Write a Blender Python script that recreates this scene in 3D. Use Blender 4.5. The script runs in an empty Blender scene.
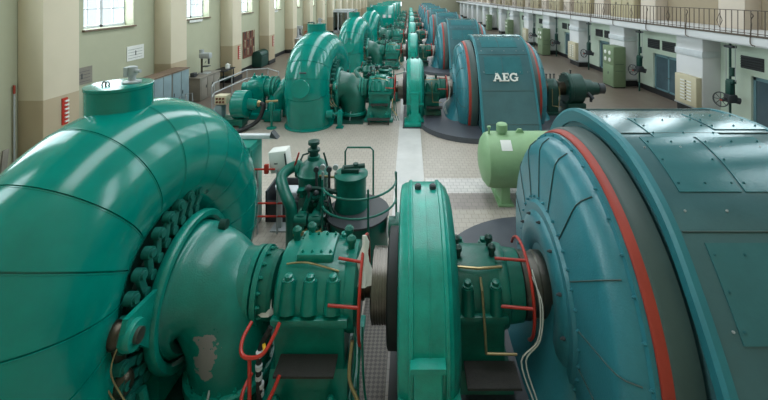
import bpy, bmesh, math, random
from mathutils import Vector, Matrix
random.seed(4)
PI = math.pi
SC = bpy.context.scene
COL = SC.collection
V = Vector

# ------------------------------------------------------------------ helpers
class MB:
    """collects shapes; build() links them as ONE mesh object"""
    def __init__(self):
        self.bm = bmesh.new()

    def box(self, c, s, bevel=0.0, rot=None, seg=2):
        m = Matrix.Translation(V(c)) @ (rot.to_4x4() if rot else Matrix.Identity(4)) @ Matrix.Diagonal((s[0], s[1], s[2], 1))
        r = bmesh.ops.create_cube(self.bm, size=1, matrix=m)
        if bevel > 0:
            es = list({e for v in r['verts'] for e in v.link_edges})
            bmesh.ops.bevel(self.bm, geom=es, offset=bevel, segments=seg, affect='EDGES', profile=0.5)
        return self

    def bx(self, x0, x1, y0, y1, z0, z1, bevel=0.0):
        return self.box(((x0 + x1) / 2, (y0 + y1) / 2, (z0 + z1) / 2), (abs(x1 - x0), abs(y1 - y0), abs(z1 - z0)), bevel)

    def rings(self, rings, closed=False, cap0=True, cap1=True):
        bm = self.bm
        vs = [[bm.verts.new(p) for p in r] for r in rings]
        n = len(vs[0])
        m = len(vs)
        for i in range(m if closed else m - 1):
            a, b = vs[i], vs[(i + 1) % m]
            for j in range(n):
                k = (j + 1) % n
                try:
                    bm.faces.new((a[j], a[k], b[k], b[j]))
                except ValueError:
                    pass
        if not closed:
            if cap0:
                bm.faces.new(vs[0][::-1])
            if cap1:
                bm.faces.new(vs[-1])
        return self

    def lathe(self, prof, o=(0, 0, 0), ax='x', n=40, ring=False):
        """prof: list of (radius, height along the axis)"""
        o = V(o)
        A = {'x': V((1, 0, 0)), 'y': V((0, 1, 0)), 'z': V((0, 0, 1))}[ax] if isinstance(ax, str) else V(ax).normalized()
        U = A.orthogonal().normalized()
        W = A.cross(U)
        R = []
        for (r, h) in prof:
            r = max(r, 1e-4)
            R.append([o + A * h + (U * math.cos(2 * PI * j / n) + W * math.sin(2 * PI * j / n)) * r for j in range(n)])
        return self.rings(R, closed=ring)

    def cyl(self, p0, p1, r0, r1=None, n=20):
        p0, p1 = V(p0), V(p1)
        if r1 is None:
            r1 = r0
        return self.lathe([(r0, 0), (r1, (p1 - p0).length)], p0, p1 - p0, n)

    def tube(self, pts, r, n=8, closed=False, smooth=0):
        pts = [V(p) for p in pts]
        rs = r if isinstance(r, (list, tuple)) else [r] * len(pts)
        if smooth:
            P, RR = [], []
            m = len(pts)
            for i in range(m if closed else m - 1):
                if closed:
                    a, b, c, d = (pts[(i + k) % m] for k in (-1, 0, 1, 2))
                else:
                    a, b, c, d = pts[max(i - 1, 0)], pts[i], pts[i + 1], pts[min(i + 2, m - 1)]
                r0, r1 = rs[i], rs[(i + 1) % m]
                for s in range(smooth):
                    t = s / smooth
                    P.append(0.5 * ((2 * b) + (c - a) * t + (2 * a - 5 * b + 4 * c - d) * t * t + (3 * b - a - 3 * c + d) * t ** 3))
                    RR.append(r0 + (r1 - r0) * t)
            if not closed:
                P.append(pts[-1])
                RR.append(rs[-1])
            pts, rs = P, RR
        m = len(pts)
        T = []
        for i in range(m):
            if closed:
                t = pts[(i + 1) % m] - pts[i - 1]
            else:
                t = pts[min(i + 1, m - 1)] - pts[max(i - 1, 0)]
            T.append(t.normalized())
        u = T[0].orthogonal().normalized()
        R = []
        for i in range(m):
            u = (u - T[i] * u.dot(T[i])).normalized()
            w = T[i].cross(u)
            R.append([pts[i] + (u * math.cos(2 * PI * j / n) + w * math.sin(2 * PI * j / n)) * rs[i] for j in range(n)])
        return self.rings(R, closed=closed)

    def arc(self, c, R, a0, a1, r, ax='x', n=20, tn=8):
        """bent rod along an arc; ax x: angle 0 = towards -y, 90 = up"""
        P = []
        for i in range(n + 1):
            a = math.radians(a0 + (a1 - a0) * i / n)
            if ax == 'x':
                P.append((c[0], c[1] - R * math.cos(a), c[2] + R * math.sin(a)))
            else:
                P.append((c[0] + R * math.cos(a), c[1] + R * math.sin(a), c[2]))
        if abs(a1 - a0) >= 360:
            return self.tube(P[:-1], r, tn, closed=True)
        return self.tube(P, r, tn)

    def prism(self, poly, h0, h1, plane='yz', bevel=0.0):
        def p(a, b, h):
            return {'yz': (h, a, b), 'xz': (a, h, b), 'xy': (a, b, h)}[plane]
        v0 = [self.bm.verts.new(p(a, b, h0)) for a, b in poly]
        v1 = [self.bm.verts.new(p(a, b, h1)) for a, b in poly]
        n = len(poly)
        fs = [self.bm.faces.new(v0[::-1]), self.bm.faces.new(v1)]
        for i in range(n):
            j = (i + 1) % n
            fs.append(self.bm.faces.new((v0[i], v0[j], v1[j], v1[i])))
        if bevel > 0:
            es = list({e for f in fs[:2] for e in f.edges})
            bmesh.ops.bevel(self.bm, geom=es, offset=bevel, segments=2, affect='EDGES', profile=0.5)
        return self

    def ball(self, c, r, s=(1, 1, 1), n=12):
        m = Matrix.Translation(V(c)) @ Matrix.Diagonal((r * s[0], r * s[1], r * s[2], 1))
        bmesh.ops.create_uvsphere(self.bm, u_segments=n, v_segments=max(6, n // 2), radius=1, matrix=m)
        return self

    def bolt(self, p, d, r=0.02, h=0.02):
        p, d = V(p), V(d).normalized()
        self.lathe([(r, -r * 0.3), (r, h), (r * 0.55, h), (r * 0.55, h * 1.8)], p, d, 6)
        return self

    def clip(self, z):
        g = list(self.bm.verts) + list(self.bm.edges) + list(self.bm.faces)
        bmesh.ops.bisect_plane(self.bm, geom=g, plane_co=(0, 0, z), plane_no=(0, 0, 1), clear_inner=True)
        return self

    def build(self, name, mat, parent=None, smooth=35):
        bmesh.ops.recalc_face_normals(self.bm, faces=self.bm.faces)
        off = base_of(parent)
        if off.length:
            bmesh.ops.translate(self.bm, verts=self.bm.verts, vec=-off)
        me = bpy.data.meshes.new(name)
        self.bm.to_mesh(me)
        self.bm.free()
        if smooth:
            me.polygons.foreach_set('use_smooth', [True] * len(me.polygons))
            me.set_sharp_from_angle(angle=math.radians(smooth))
        me.materials.append(mat)
        o = bpy.data.objects.new(name, me)
        COL.objects.link(o)
        if parent:
            o.parent = parent
        return o


def base_of(o):
    b = V((0, 0, 0))
    while o is not None:
        b = b + o.location
        o = o.parent
    return b


def tag(o, label, cat, group=None):
    o['label'] = label
    o['category'] = cat
    if group:
        o['group'] = group
    return o


def thing(name, label, cat, loc, group=None):
    o = bpy.data.objects.new(name, None)
    o.empty_display_size = 0.2
    COL.objects.link(o)
    o.location = loc
    return tag(o, label, cat, group)


def struct(o):
    o['kind'] = 'structure'
    return o


def copy_tree(o, parent=None):
    c = o.copy()
    COL.objects.link(c)
    c.parent = parent
    for ch in list(o.children):
        copy_tree(ch, c)
    return c


def repeat(root, dy, label, dx=0.0):
    c = copy_tree(root)
    c.location = root.location + V((dx, dy, 0))
    c['label'] = label
    return c


# ------------------------------------------------------------------ materials
def newmat(name):
    m = bpy.data.materials.new(name)
    m.use_nodes = True
    nt = m.node_tree
    return m, nt, nt.nodes['Principled BSDF'], nt.nodes, nt.links


def lin(c):
    return tuple((x / 12.92 if x <= 0.04045 else ((x + 0.055) / 1.055) ** 2.4) for x in (v / 255 for v in c)) + (1,)


def paint(name, rgb, rough=0.35, var=0.12, scale=1.5, bump=0.0, bscale=60, chips=0.0, chipcol=(150, 145, 110), metal=0.0, coat=0.0, fine=0.0):
    """paint or metal with uneven tone, faint surface texture and optional chips"""
    m, nt, b, N, L = newmat(name)
    tc = N.new('ShaderNodeTexCoord')
    no = N.new('ShaderNodeTexNoise')
    no.inputs['Scale'].default_value = scale
    no.inputs['Detail'].default_value = 6
    no.inputs['Roughness'].default_value = 0.65
    L.new(tc.outputs['Object'], no.inputs['Vector'])
    ra = N.new('ShaderNodeValToRGB')
    c = lin(rgb)
    ra.color_ramp.elements[0].position = 0.3
    ra.color_ramp.elements[1].position = 0.7
    ra.color_ramp.elements[0].color = tuple(x * (1 - var) for x in c[:3]) + (1,)
    ra.color_ramp.elements[1].color = tuple(min(1, x * (1 + var)) for x in c[:3]) + (1,)
    L.new(no.outputs['Fac'], ra.inputs['Fac'])
    colour = ra.outputs['Color']
    if chips > 0:
        n2 = N.new('ShaderNodeTexNoise')
        n2.inputs['Scale'].default_value = 9
        n2.inputs['Detail'].default_value = 8
        n2.inputs['Roughness'].default_value = 0.75
        L.new(tc.outputs['Object'], n2.inputs['Vector'])
        r2 = N.new('ShaderNodeValToRGB')
        r2.color_ramp.elements[0].position = 0.70 - chips
        r2.color_ramp.elements[1].position = 0.73 - chips
        L.new(n2.outputs['Fac'], r2.inputs['Fac'])
        mx = N.new('ShaderNodeMix')
        mx.data_type = 'RGBA'
        L.new(r2.outputs['Color'], mx.inputs['Factor'])
        L.new(colour, mx.inputs['A'])
        mx.inputs['B'].default_value = lin(chipcol)
        colour = mx.outputs['Result']
    L.new(colour, b.inputs['Base Color'])
    mr = N.new('ShaderNodeMapRange')
    mr.inputs['To Min'].default_value = max(0.03, rough - 0.08)
    mr.inputs['To Max'].default_value = rough + 0.10
    L.new(no.outputs['Fac'], mr.inputs['Value'])
    L.new(mr.outputs['Result'], b.inputs['Roughness'])
    b.inputs['Metallic'].default_value = metal
    b.inputs['Coat Weight'].default_value = coat
    b.inputs['Coat Roughness'].default_value = 0.08
    if bump > 0:
        n3 = N.new('ShaderNodeTexNoise')
        n3.inputs['Scale'].default_value = bscale
        n3.inputs['Detail'].default_value = 3
        L.new(tc.outputs['Object'], n3.inputs['Vector'])
        bp = N.new('ShaderNodeBump')
        bp.inputs['Strength'].default_value = bump
        bp.inputs['Distance'].default_value = 0.01
        L.new(n3.outputs['Fac'], bp.inputs['Height'])
        L.new(bp.outputs['Normal'], b.inputs['Normal'])
    return m


M = {}
M['teal'] = paint('teal_gloss', (0, 124, 112), 0.14, 0.18, 1.0, 0.04, 10, coat=0.0)
M['teal_mach'] = paint('teal_machine', (0, 122, 108), 0.32, 0.3, 2.5, 0.25, 45, chips=0.015, chipcol=(70, 90, 62), coat=0.15)
M['fly'] = paint('teal_flywheel', (2, 146, 130), 0.33, 0.26, 2.5, 0.3, 55, chips=0.02, chipcol=(150, 160, 110), coat=0.2)
M['fly2'] = paint('teal_flywheel_edge', (4, 118, 104), 0.4, 0.3, 2.5, 0.3, 55, chips=0.03, chipcol=(120, 125, 80))
M['green'] = paint('machine_green', (4, 100, 86), 0.36, 0.3, 3, 0.25, 50, chips=0.012, chipcol=(80, 80, 50))
M['dkgreen'] = paint('dark_green', (14, 60, 52), 0.45, 0.2, 3, 0.2, 40)
M['genblue'] = paint('generator_blue', (46, 116, 128), 0.36, 0.14, 1.6, 0.3, 50, chips=0.006, chipcol=(150, 150, 110), coat=0.1)
M['gencase'] = paint('generator_case', (62, 98, 104), 0.19, 0.16, 1.2, 0.12, 30, coat=0.1)
M['genpanel'] = paint('generator_panel', (50, 104, 110), 0.17, 0.10, 2.5, 0.1, 30)
M['genband'] = paint('generator_band', (56, 76, 74), 0.5, 0.15, 1.5)
M['flange'] = paint('flange_blue', (38, 112, 122), 0.4, 0.1, 2.0)
M['redband'] = paint('red_band', (150, 46, 30), 0.5, 0.15, 2.0, 0.1, 40)
M['red'] = paint('red_pipe', (178, 44, 30), 0.4, 0.12, 5)
M['steel'] = paint('bare_steel', (112, 108, 102), 0.34, 0.2, 4, metal=0.9)
M['dksteel'] = paint('dark_steel', (74, 68, 58), 0.35, 0.25, 6, metal=0.8)
M['black'] = paint('black_rubber', (26, 28, 30), 0.55, 0.2, 4)
M['dkgrey'] = paint('dark_grey', (58, 62, 66), 0.5, 0.15, 3)
M['grey'] = paint('grey_paint', (166, 170, 172), 0.45, 0.08, 3)
M['lgrey'] = paint('light_grey', (196, 200, 204), 0.45, 0.06, 3)
M['white'] = paint('white_paint', (226, 226, 222), 0.5, 0.05, 3)
M['cloth'] = paint('white_cloth', (214, 212, 206), 0.9, 0.1, 8)
M['brass'] = paint('brass_pipe', (168, 150, 112), 0.35, 0.2, 8, metal=0.8)
M['tank'] = paint('light_green_tank', (134, 168, 126), 0.5, 0.1, 2, 0.08, 30)
M['plinth'] = paint('dark_plinth', (72, 76, 84), 0.42, 0.15, 1.2, 0.1, 30)
M['sage'] = paint('sage_wall', (174, 174, 150), 0.9, 0.06, 0.5, 0.05, 20)
M['cream'] = paint('cream_pillar', (200, 188, 164), 0.9, 0.05, 0.5, 0.05, 20)
M['tan'] = paint('tan_dado', (158, 144, 122), 0.9, 0.06, 0.6, 0.05, 20)
M['pale'] = paint('pale_green_wall', (194, 206, 190), 0.85, 0.04, 0.6)
M['wpillar'] = paint('white_pillar', (208, 208, 210), 0.85, 0.04, 0.6)
M['pink'] = paint('pinkish_pillar', (205, 192, 178), 0.9, 0.04, 0.6)
M['basebd'] = paint('black_base', (36, 36, 38), 0.5, 0.15, 2)
M['door'] = paint('door_blue', (98, 132, 140), 0.5, 0.08, 2)
M['bench'] = paint('bench_grey', (132, 126, 116), 0.55, 0.12, 2)
M['locker'] = paint('locker_blue', (120, 140, 146), 0.5, 0.1, 2)
M['brownwood'] = paint('brown_wood', (112, 92, 76), 0.6, 0.2, 5)
M['beige'] = paint('beige_cabinet', (198, 188, 160), 0.5, 0.06, 2)
M['olive'] = paint('olive_cabinet', (116, 134, 104), 0.5, 0.08, 2)
M['rail'] = paint('rail_brown', (84, 72, 62), 0.5, 0.15, 4)
M['rust'] = paint('peeled_patch', (118, 112, 108), 0.8, 0.3, 14, 0.4, 60)
M['slab'] = paint('concrete_slab', (168, 168, 164), 0.85, 0.08, 1.0)
M['yellow'] = paint('yellow_sign', (222, 176, 40), 0.5, 0.05, 3)
M['chair_red'] = paint('board_brown', (104, 62, 46), 0.7, 0.2, 6)
M['cup'] = paint('cupboard_cream', (176, 164, 134), 0.55, 0.06, 2)
M['elbow2'] = paint('elbow_dark_green', (8, 90, 76), 0.36, 0.25, 2.5, 0.25, 45)
M['lever'] = paint('lever_green', (12, 94, 84), 0.45, 0.25, 5, chips=0.01)


def chequer():
    m, nt, b, N, L = newmat('chequer_plate')
    tc = N.new('ShaderNodeTexCoord')
    mp = N.new('ShaderNodeMapping')
    mp.inputs['Rotation'].default_value = (0, 0, PI / 4)
    mp.inputs['Scale'].default_value = (22, 22, 22)
    ck = N.new('ShaderNodeTexChecker')
    ck.inputs['Scale'].default_value = 1
    ck.inputs['Color1'].default_value = lin((66, 62, 58))
    ck.inputs['Color2'].default_value = lin((96, 91, 84))
    L.new(tc.outputs['Object'], mp.inputs['Vector'])
    L.new(mp.outputs['Vector'], ck.inputs['Vector'])
    L.new(ck.outputs['Color'], b.inputs['Base Color'])
    b.inputs['Metallic'].default_value = 0.4
    b.inputs['Roughness'].default_value = 0.45
    return m


M['chequer'] = chequer()
M['dkchequer'] = paint('dark_tread', (52, 50, 48), 0.55, 0.25, 30, 0.6, 90)


def floor_mat():
    m, nt, b, N, L = newmat('hall_floor_tiles')
    tc = N.new('ShaderNodeTexCoord')
    br = N.new('ShaderNodeTexBrick')
    br.offset = 0.5
    br.inputs['Scale'].default_value = 1.0
    br.inputs['Brick Width'].default_value = 0.18
    br.inputs['Row Height'].default_value = 0.18
    br.inputs['Mortar Size'].default_value = 0.006
    br.inputs['Color1'].default_value = lin((178, 169, 159))
    br.inputs['Color2'].default_value = lin((171, 162, 152))
    br.inputs['Mortar'].default_value = lin((140, 132, 123))
    L.new(tc.outputs['Object'], br.inputs['Vector'])
    no = N.new('ShaderNodeTexNoise')
    no.inputs['Scale'].default_value = 0.8
    no.inputs['Detail'].default_value = 7
    L.new(tc.outputs['Object'], no.inputs['Vector'])
    ra = N.new('ShaderNodeValToRGB')
    ra.color_ramp.elements[0].color = (0.88, 0.87, 0.87, 1)
    ra.color_ramp.elements[1].color = (1.05, 1.04, 1.03, 1)
    L.new(no.outputs['Fac'], ra.inputs['Fac'])
    mul = N.new('ShaderNodeMix')
    mul.data_type = 'RGBA'
    mul.blend_type = 'MULTIPLY'
    mul.inputs['Factor'].default_value = 1
    L.new(br.outputs['Color'], mul.inputs['A'])
    L.new(ra.outputs['Color'], mul.inputs['B'])
    sx = N.new('ShaderNodeSeparateXYZ')
    L.new(tc.outputs['Object'], sx.inputs['Vector'])

    def band(out, lo, hi):
        a = N.new('ShaderNodeMath'); a.operation = 'GREATER_THAN'; a.inputs[1].default_value = lo
        c = N.new('ShaderNodeMath'); c.operation = 'LESS_THAN'; c.inputs[1].default_value = hi
        d = N.new('ShaderNodeMath'); d.operation = 'MULTIPLY'
        L.new(out, a.inputs[0]); L.new(out, c.inputs[0])
        L.new(a.outputs[0], d.inputs[0]); L.new(c.outputs[0], d.inputs[1])
        return d.outputs[0]

    def over(prev, fac, rgb):
        mx = N.new('ShaderNodeMix'); mx.data_type = 'RGBA'
        L.new(fac, mx.inputs['Factor']); L.new(prev, mx.inputs['A'])
        if isinstance(rgb, tuple):
            mx.inputs['B'].default_value = lin(rgb)
        else:
            L.new(rgb, mx.inputs['B'])
        return mx.outputs['Result']
    # brown linoleum aisles along both walls
    n4 = N.new('ShaderNodeTexNoise'); n4.inputs['Scale'].default_value = 2.5; n4.inputs['Detail'].default_value = 6
    L.new(tc.outputs['Object'], n4.inputs['Vector'])
    br2 = N.new('ShaderNodeValToRGB')
    br2.color_ramp.elements[0].color = lin((104, 93, 84)); br2.color_ramp.elements[1].color = lin((124, 112, 101))
    L.new(n4.outputs['Fac'], br2.inputs['Fac'])
    c = over(mul.outputs['Result'], band(sx.outputs['X'], 5.6, 50), br2.outputs['Color'])
    c = over(c, band(sx.outputs['X'], -50, -8.4), br2.outputs['Color'])
    # pale tile row with a darker band in front, between the first two sets
    cross = N.new('ShaderNodeMath'); cross.operation = 'MULTIPLY'
    L.new(band(sx.outputs['X'], 0.45, 5.6), cross.inputs[0]); L.new(band(sx.outputs['Y'], 10.55, 11.4), cross.inputs[1])
    br3 = N.new('ShaderNodeTexBrick')
    br3.inputs['Scale'].default_value = 1; br3.inputs['Brick Width'].default_value = 0.18; br3.inputs['Row Height'].default_value = 0.18
    br3.inputs['Mortar Size'].default_value = 0.006
    br3.inputs['Color1'].default_value = lin((206, 200, 196)); br3.inputs['Color2'].default_value = lin((196, 190, 188)); br3.inputs['Mortar'].default_value = lin((150, 144, 142))
    L.new(tc.outputs['Object'], br3.inputs['Vector'])
    c = over(c, cross.outputs[0], br3.outputs['Color'])
    cross2 = N.new('ShaderNodeMath'); cross2.operation = 'MULTIPLY'
    L.new(band(sx.outputs['X'], 0.45, 5.6), cross2.inputs[0]); L.new(band(sx.outputs['Y'], 9.75, 10.55), cross2.inputs[1])
    br4 = N.new('ShaderNodeTexBrick')
    br4.inputs['Scale'].default_value = 1; br4.inputs['Brick Width'].default_value = 0.18; br4.inputs['Row Height'].default_value = 0.18
    br4.inputs['Mortar Size'].default_value = 0.006
    br4.inputs['Color1'].default_value = lin((150, 140, 134)); br4.inputs['Color2'].default_value = lin((140, 130, 126)); br4.inputs['Mortar'].default_value = lin((116, 108, 104))
    L.new(tc.outputs['Object'], br4.inputs['Vector'])
    c = over(c, cross2.outputs[0], br4.outputs['Color'])
    L.new(c, b.inputs['Base Color'])
    b.inputs['Roughness'].default_value = 0.38
    return m


M['floor'] = floor_mat()
M['strip'] = paint('pale_strip', (198, 196, 194), 0.5, 0.1, 1.2, 0.15, 40, chips=0.02, chipcol=(120, 116, 112))


def dado_mat():
    """cream pillar paint above, tan oil paint below 2.3 m"""
    m, nt, b, N, L = newmat('pillar_two_tone')
    tc = N.new('ShaderNodeTexCoord')
    sx = N.new('ShaderNodeSeparateXYZ')
    L.new(tc.outputs['Object'], sx.inputs['Vector'])
    gt = N.new('ShaderNodeMath'); gt.operation = 'GREATER_THAN'; gt.inputs[1].default_value = 2.3
    L.new(sx.outputs['Z'], gt.inputs[0])
    no = N.new('ShaderNodeTexNoise'); no.inputs['Scale'].default_value = 1.2; no.inputs['Detail'].default_value = 6
    L.new(tc.outputs['Object'], no.inputs['Vector'])
    ra = N.new('ShaderNodeValToRGB')
    ra.color_ramp.elements[0].color = (0.92, 0.92, 0.91, 1); ra.color_ramp.elements[1].color = (1.04, 1.04, 1.04, 1)
    L.new(no.outputs['Fac'], ra.inputs['Fac'])
    mx = N.new('ShaderNodeMix'); mx.data_type = 'RGBA'
    L.new(gt.outputs[0], mx.inputs['Factor'])
    mx.inputs['A'].default_value = lin((190, 172, 146)); mx.inputs['B'].default_value = lin((216, 204, 182))
    mu = N.new('ShaderNodeMix'); mu.data_type = 'RGBA'; mu.blend_type = 'MULTIPLY'; mu.inputs['Factor'].default_value = 1
    L.new(mx.outputs['Result'], mu.inputs['A']); L.new(ra.outputs['Color'], mu.inputs['B'])
    L.new(mu.outputs['Result'], b.inputs['Base Color'])
    b.inputs['Roughness'].default_value = 0.8
    return m


M['dado'] = dado_mat()


def glass_mat(name, tint=(0.9, 0.95, 0.95)):
    m, nt, b, N, L = newmat(name)
    tr = N.new('ShaderNodeBsdfTransparent'); tr.inputs['Color'].default_value = tint + (1,)
    gl = N.new('ShaderNodeBsdfGlossy'); gl.inputs['Roughness'].default_value = 0.05
    mx = N.new('ShaderNodeMixShader')
    mx.inputs['Fac'].default_value = 0.06
    L.new(tr.outputs[0], mx.inputs[1]); L.new(gl.outputs[0], mx.inputs[2])
    L.new(mx.outputs[0], N['Material Output'].inputs['Surface'])
    return m


M['glass'] = glass_mat('window_glass')
M['dkglass'] = glass_mat('dark_door_glass', (0.6, 0.68, 0.72))
M['doorpane'] = paint('door_pane', (74, 92, 100), 0.12, 0.2, 0.8)


def elbow_mat():
    """machine green with one peeled grey patch on the front of the elbow"""
    m = paint('elbow_green', (0, 114, 102), 0.3, 0.2, 2.5, 0.3, 45, chips=0.012, chipcol=(60, 78, 60), coat=0.2)
    nt = m.node_tree; N, L = nt.nodes, nt.links
    b = N['Principled BSDF']
    prev = b.inputs['Base Color'].links[0].from_socket
    tc = N.new('ShaderNodeTexCoord')
    mp = N.new('ShaderNodeMapping')
    L.new(tc.outputs['Object'], mp.inputs['Vector'])
    ds = N.new('ShaderNodeVectorMath'); ds.operation = 'SUBTRACT'
    L.new(mp.outputs['Vector'], ds.inputs[0]); ds.inputs[1].default_value = PATCH
    sc = N.new('ShaderNodeVectorMath'); sc.operation = 'MULTIPLY'; sc.inputs[1].default_value = (5.5, 2.5, 2.8)
    L.new(ds.outputs[0], sc.inputs[0])
    ln = N.new('ShaderNodeVectorMath'); ln.operation = 'LENGTH'; L.new(sc.outputs[0], ln.inputs[0])
    no = N.new('ShaderNodeTexNoise'); no.inputs['Scale'].default_value = 7; no.inputs['Detail'].default_value = 5
    L.new(tc.outputs['Object'], no.inputs['Vector'])
    ad = N.new('ShaderNodeMath'); ad.operation = 'MULTIPLY_ADD'; ad.inputs[1].default_value = 2.6; ad.inputs[2].default_value = -1.3
    L.new(no.outputs['Fac'], ad.inputs[0])
    su = N.new('ShaderNodeMath'); su.operation = 'ADD'; L.new(ln.outputs['Value'], su.inputs[0]); L.new(ad.outputs[0], su.inputs[1])
    lt = N.new('ShaderNodeMath'); lt.operation = 'LESS_THAN'; lt.inputs[1].default_value = 0.75; L.new(su.outputs[0], lt.inputs[0])
    mx = N.new('ShaderNodeMix'); mx.data_type = 'RGBA'
    L.new(lt.outputs[0], mx.inputs['Factor']); L.new(prev, mx.inputs['A']); mx.inputs['B'].default_value = lin((132, 126, 126))
    L.new(mx.outputs['Result'], b.inputs['Base Color'])
    return m


# ------------------------------------------------------------------ layout constants
H = 5.5            # eye height above the floor
D1, S = 5.6, 11.7  # first machine axis, spacing of the sets along the hall
ZC = 1.25          # shaft height
P = 6.15           # wall bay
NB = range(-2, 15)
XL, XR = -11.9, 13.7
YE = 103.0
YB = -1.3
HC = 20.0

# ------------------------------------------------------------------ room shell
struct(MB().bx(-13, 17, YB, YE, -0.3, 0).build('floor', M['floor'], smooth=0))
struct(MB().bx(-0.45, 0.42, 8.6, 96, 0, 0.012).build('trim_1', M['strip'], smooth=0))
struct(MB().bx(-13, 17, YB, YE, HC, HC + .3).build('ceiling', M['bench'], smooth=0))
struct(MB().bx(-13, 17, YE, YE + .4, 0, HC).build('wall_end', paint('end_wall', (150, 148, 128), 0.9, 0.05, 0.3), smooth=0))
struct(MB().bx(-13, 17, YB - .4, YB, 0, HC).build('wall_back', M['sage'], smooth=0))

WZ0, WZ1 = 4.22, 13.6
mb = MB()
mb.bx(XL - .6, XL, YB, YE, 0, WZ0)
mb.bx(XL - .6, XL, YB, YE, WZ1, HC)
wins = []
for k in NB:
    y0 = 11.5 + P * k
    if y0 + 2.35 > YB:
        wins.append((y0 + 2.35, y0 + 4.85))
ys = [YB] + [v for w in wins for v in w] + [YE]
for i in range(0, len(ys), 2):
    a, b_ = ys[i], min(ys[i + 1], YE)
    if b_ > a:
        mb.bx(XL - .6, XL, a, b_, WZ0, WZ1)
struct(mb.build('wall_left', M['sage'], smooth=0))
n = 0
for (a, b_) in wins:
    if b_ > YE:
        continue
    n += 1
    x = XL - .42
    f = MB()
    for y in (a, b_ - .07):
        f.bx(x - .04, x + .04, y, y + .07, WZ0, WZ1)
    mid = (a + b_) / 2
    f.bx(x - .05, x + .05, mid - .07, mid + .07, WZ0, WZ1)
    for y in (a + .62, b_ - .62):
        f.bx(x - .025, x + .025, y - .02, y + .02, WZ0, WZ1)
    z = WZ0
    f.bx(x - .05, x + .05, a, b_, WZ0, WZ0 + .1)
    while z < WZ1 - .5:
        z += .74
        f.bx(x - .025, x + .025, a, b_, z - .02, z + .02)
    f.bx(x - .05, x + .05, a, b_, WZ1 - .1, WZ1)
    w = struct(f.build('window_%d' % n, M['lgrey'], smooth=0))
    MB().bx(x - .006, x + .006, a + .02, b_ - .02, WZ0 + .02, WZ1 - .02).build('pane', M['glass'], w, smooth=0)
    MB().bx(XL - .55, XL + .1, a - .06, b_ + .06, WZ0 - .07, WZ0 - .003).build('window_sill', M['brownwood'], w, smooth=0)
# pillars of the left wall
t = 1
for k in NB:
    y0 = 11.5 + P * k
    if y0 + 1.3 > YE or y0 < YB:
        continue
    t += 1
    o = struct(MB().bx(XL + .002, XL + .8, y0, y0 + 1.28, 0, HC - .01, .05).build('trim_%d' % t, M['dado']))
    MB().bx(XL + .01, XL + .83, y0 - .03, y0 + 1.31, .005, .32, .01).build('pillar_base', M['basebd'], o)
struct(MB().bx(XL + .001, XL + .03, YB, YE, .002, .28).build('baseboard_left', M['basebd'], smooth=0))

# right side: ground floor wall with doors, gallery slab, upper wall with windows
GX, GZ0, GZ1 = 12.5, 3.6, 3.96
PFX = 12.9
doors = []
for k in range(-2, 15):
    y1 = 16.76 + P * k            # near edge of the pillar
    doors.append(y1 + 2.45 if True else 0)
DW, DH = 2.3, 2.25
mb = MB()
mb.bx(XR, XR + .35, YB, YE, DH, GZ0)
prev = YB
dl = []
for k in range(-4, 14):
    c = 16.76 + P * k + 3.5
    if c - DW / 2 < YB or c + DW / 2 > YE:
        continue
    dl.append(c)
for c in dl:
    mb.bx(XR, XR + .35, prev, c - DW / 2, 0, DH)
    prev = c + DW / 2
mb.bx(XR, XR + .35, prev, YE, 0, DH)
struct(mb.build('wall_right', M['pale'], smooth=0))
for i, c in enumerate(dl):
    f = MB()
    x = XR + .12
    for y in (c - DW / 2, c - .06, c + DW / 2 - .12):
        f.bx(x - .03, x + .03, y, y + .12, .002, DH - .01)
    for z in (.002, DH - .16):
        f.bx(x - .03, x + .03, c - DW / 2 + .01, c + DW / 2 - .01, z, z + (.35 if z < 1 else .14))
    d = struct(f.build('door_%d' % (i + 1), M['door'], smooth=0))
    MB().bx(x - .008, x + .008, c - DW / 2 + .05, c + DW / 2 - .05, .3, DH - .1).build('door_glass', M['doorpane'], d, smooth=0)
    MB().bx(x + .25, x + .3, c - DW / 2 - .05, c + DW / 2 + .05, 0, DH + .05).build('room_beyond', M['locker'], d, smooth=0)
    MB().cyl((x - .09, c - .1, 1.05), (x - .09, c + .1, 1.05), .015).bx(x - .1, x, c - .09, c - .07, 1.04, 1.06).build('door_handle', M['dksteel'], d)
mb = MB()
mb.bx(GX, 17, YB, YE, GZ0 + .06, GZ1)
mb.bx(GX + .06, 17, YB, YE, GZ0, GZ0 + .06)
struct(mb.build('trim_%d' % (t + 1), M['wpillar'], smooth=0)); t += 1
struct(MB().bx(GX - .03, GX + .1, YB, YE, GZ1 - .005, GZ1 + .06).build('trim_%d' % (t + 1), M['rail'], smooth=0)); t += 1
struct(MB().bx(XR - .03, XR - .001, YB, YE, .002, .3).build('baseboard_right', M['basebd'], smooth=0))
for k in range(-4, 14):
    y1 = 16.76 + P * k
    if y1 < YB:
        continue
    t += 1
    o = struct(MB().bx(PFX, XR - .001, y1, y1 + 1.65, .42, GZ0 - .001, .015).build('trim_%d' % t, M['wpillar']))
    MB().bx(PFX - .06, XR - .002, y1 - .06, y1 + 1.71, .36, .42).build('pillar_ledge', M['grey'], o, smooth=0)
    MB().bx(PFX + .03, XR - .003, y1 + .02, y1 + 1.63, .002, .36).build('pillar_base', M['basebd'], o, smooth=0)
    MB().bx(PFX - .05, XR - .05, y1 - .04, y1 + 1.69, 2.72, 3.0, .01).build('pillar_band', M['lgrey'], o)
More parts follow.
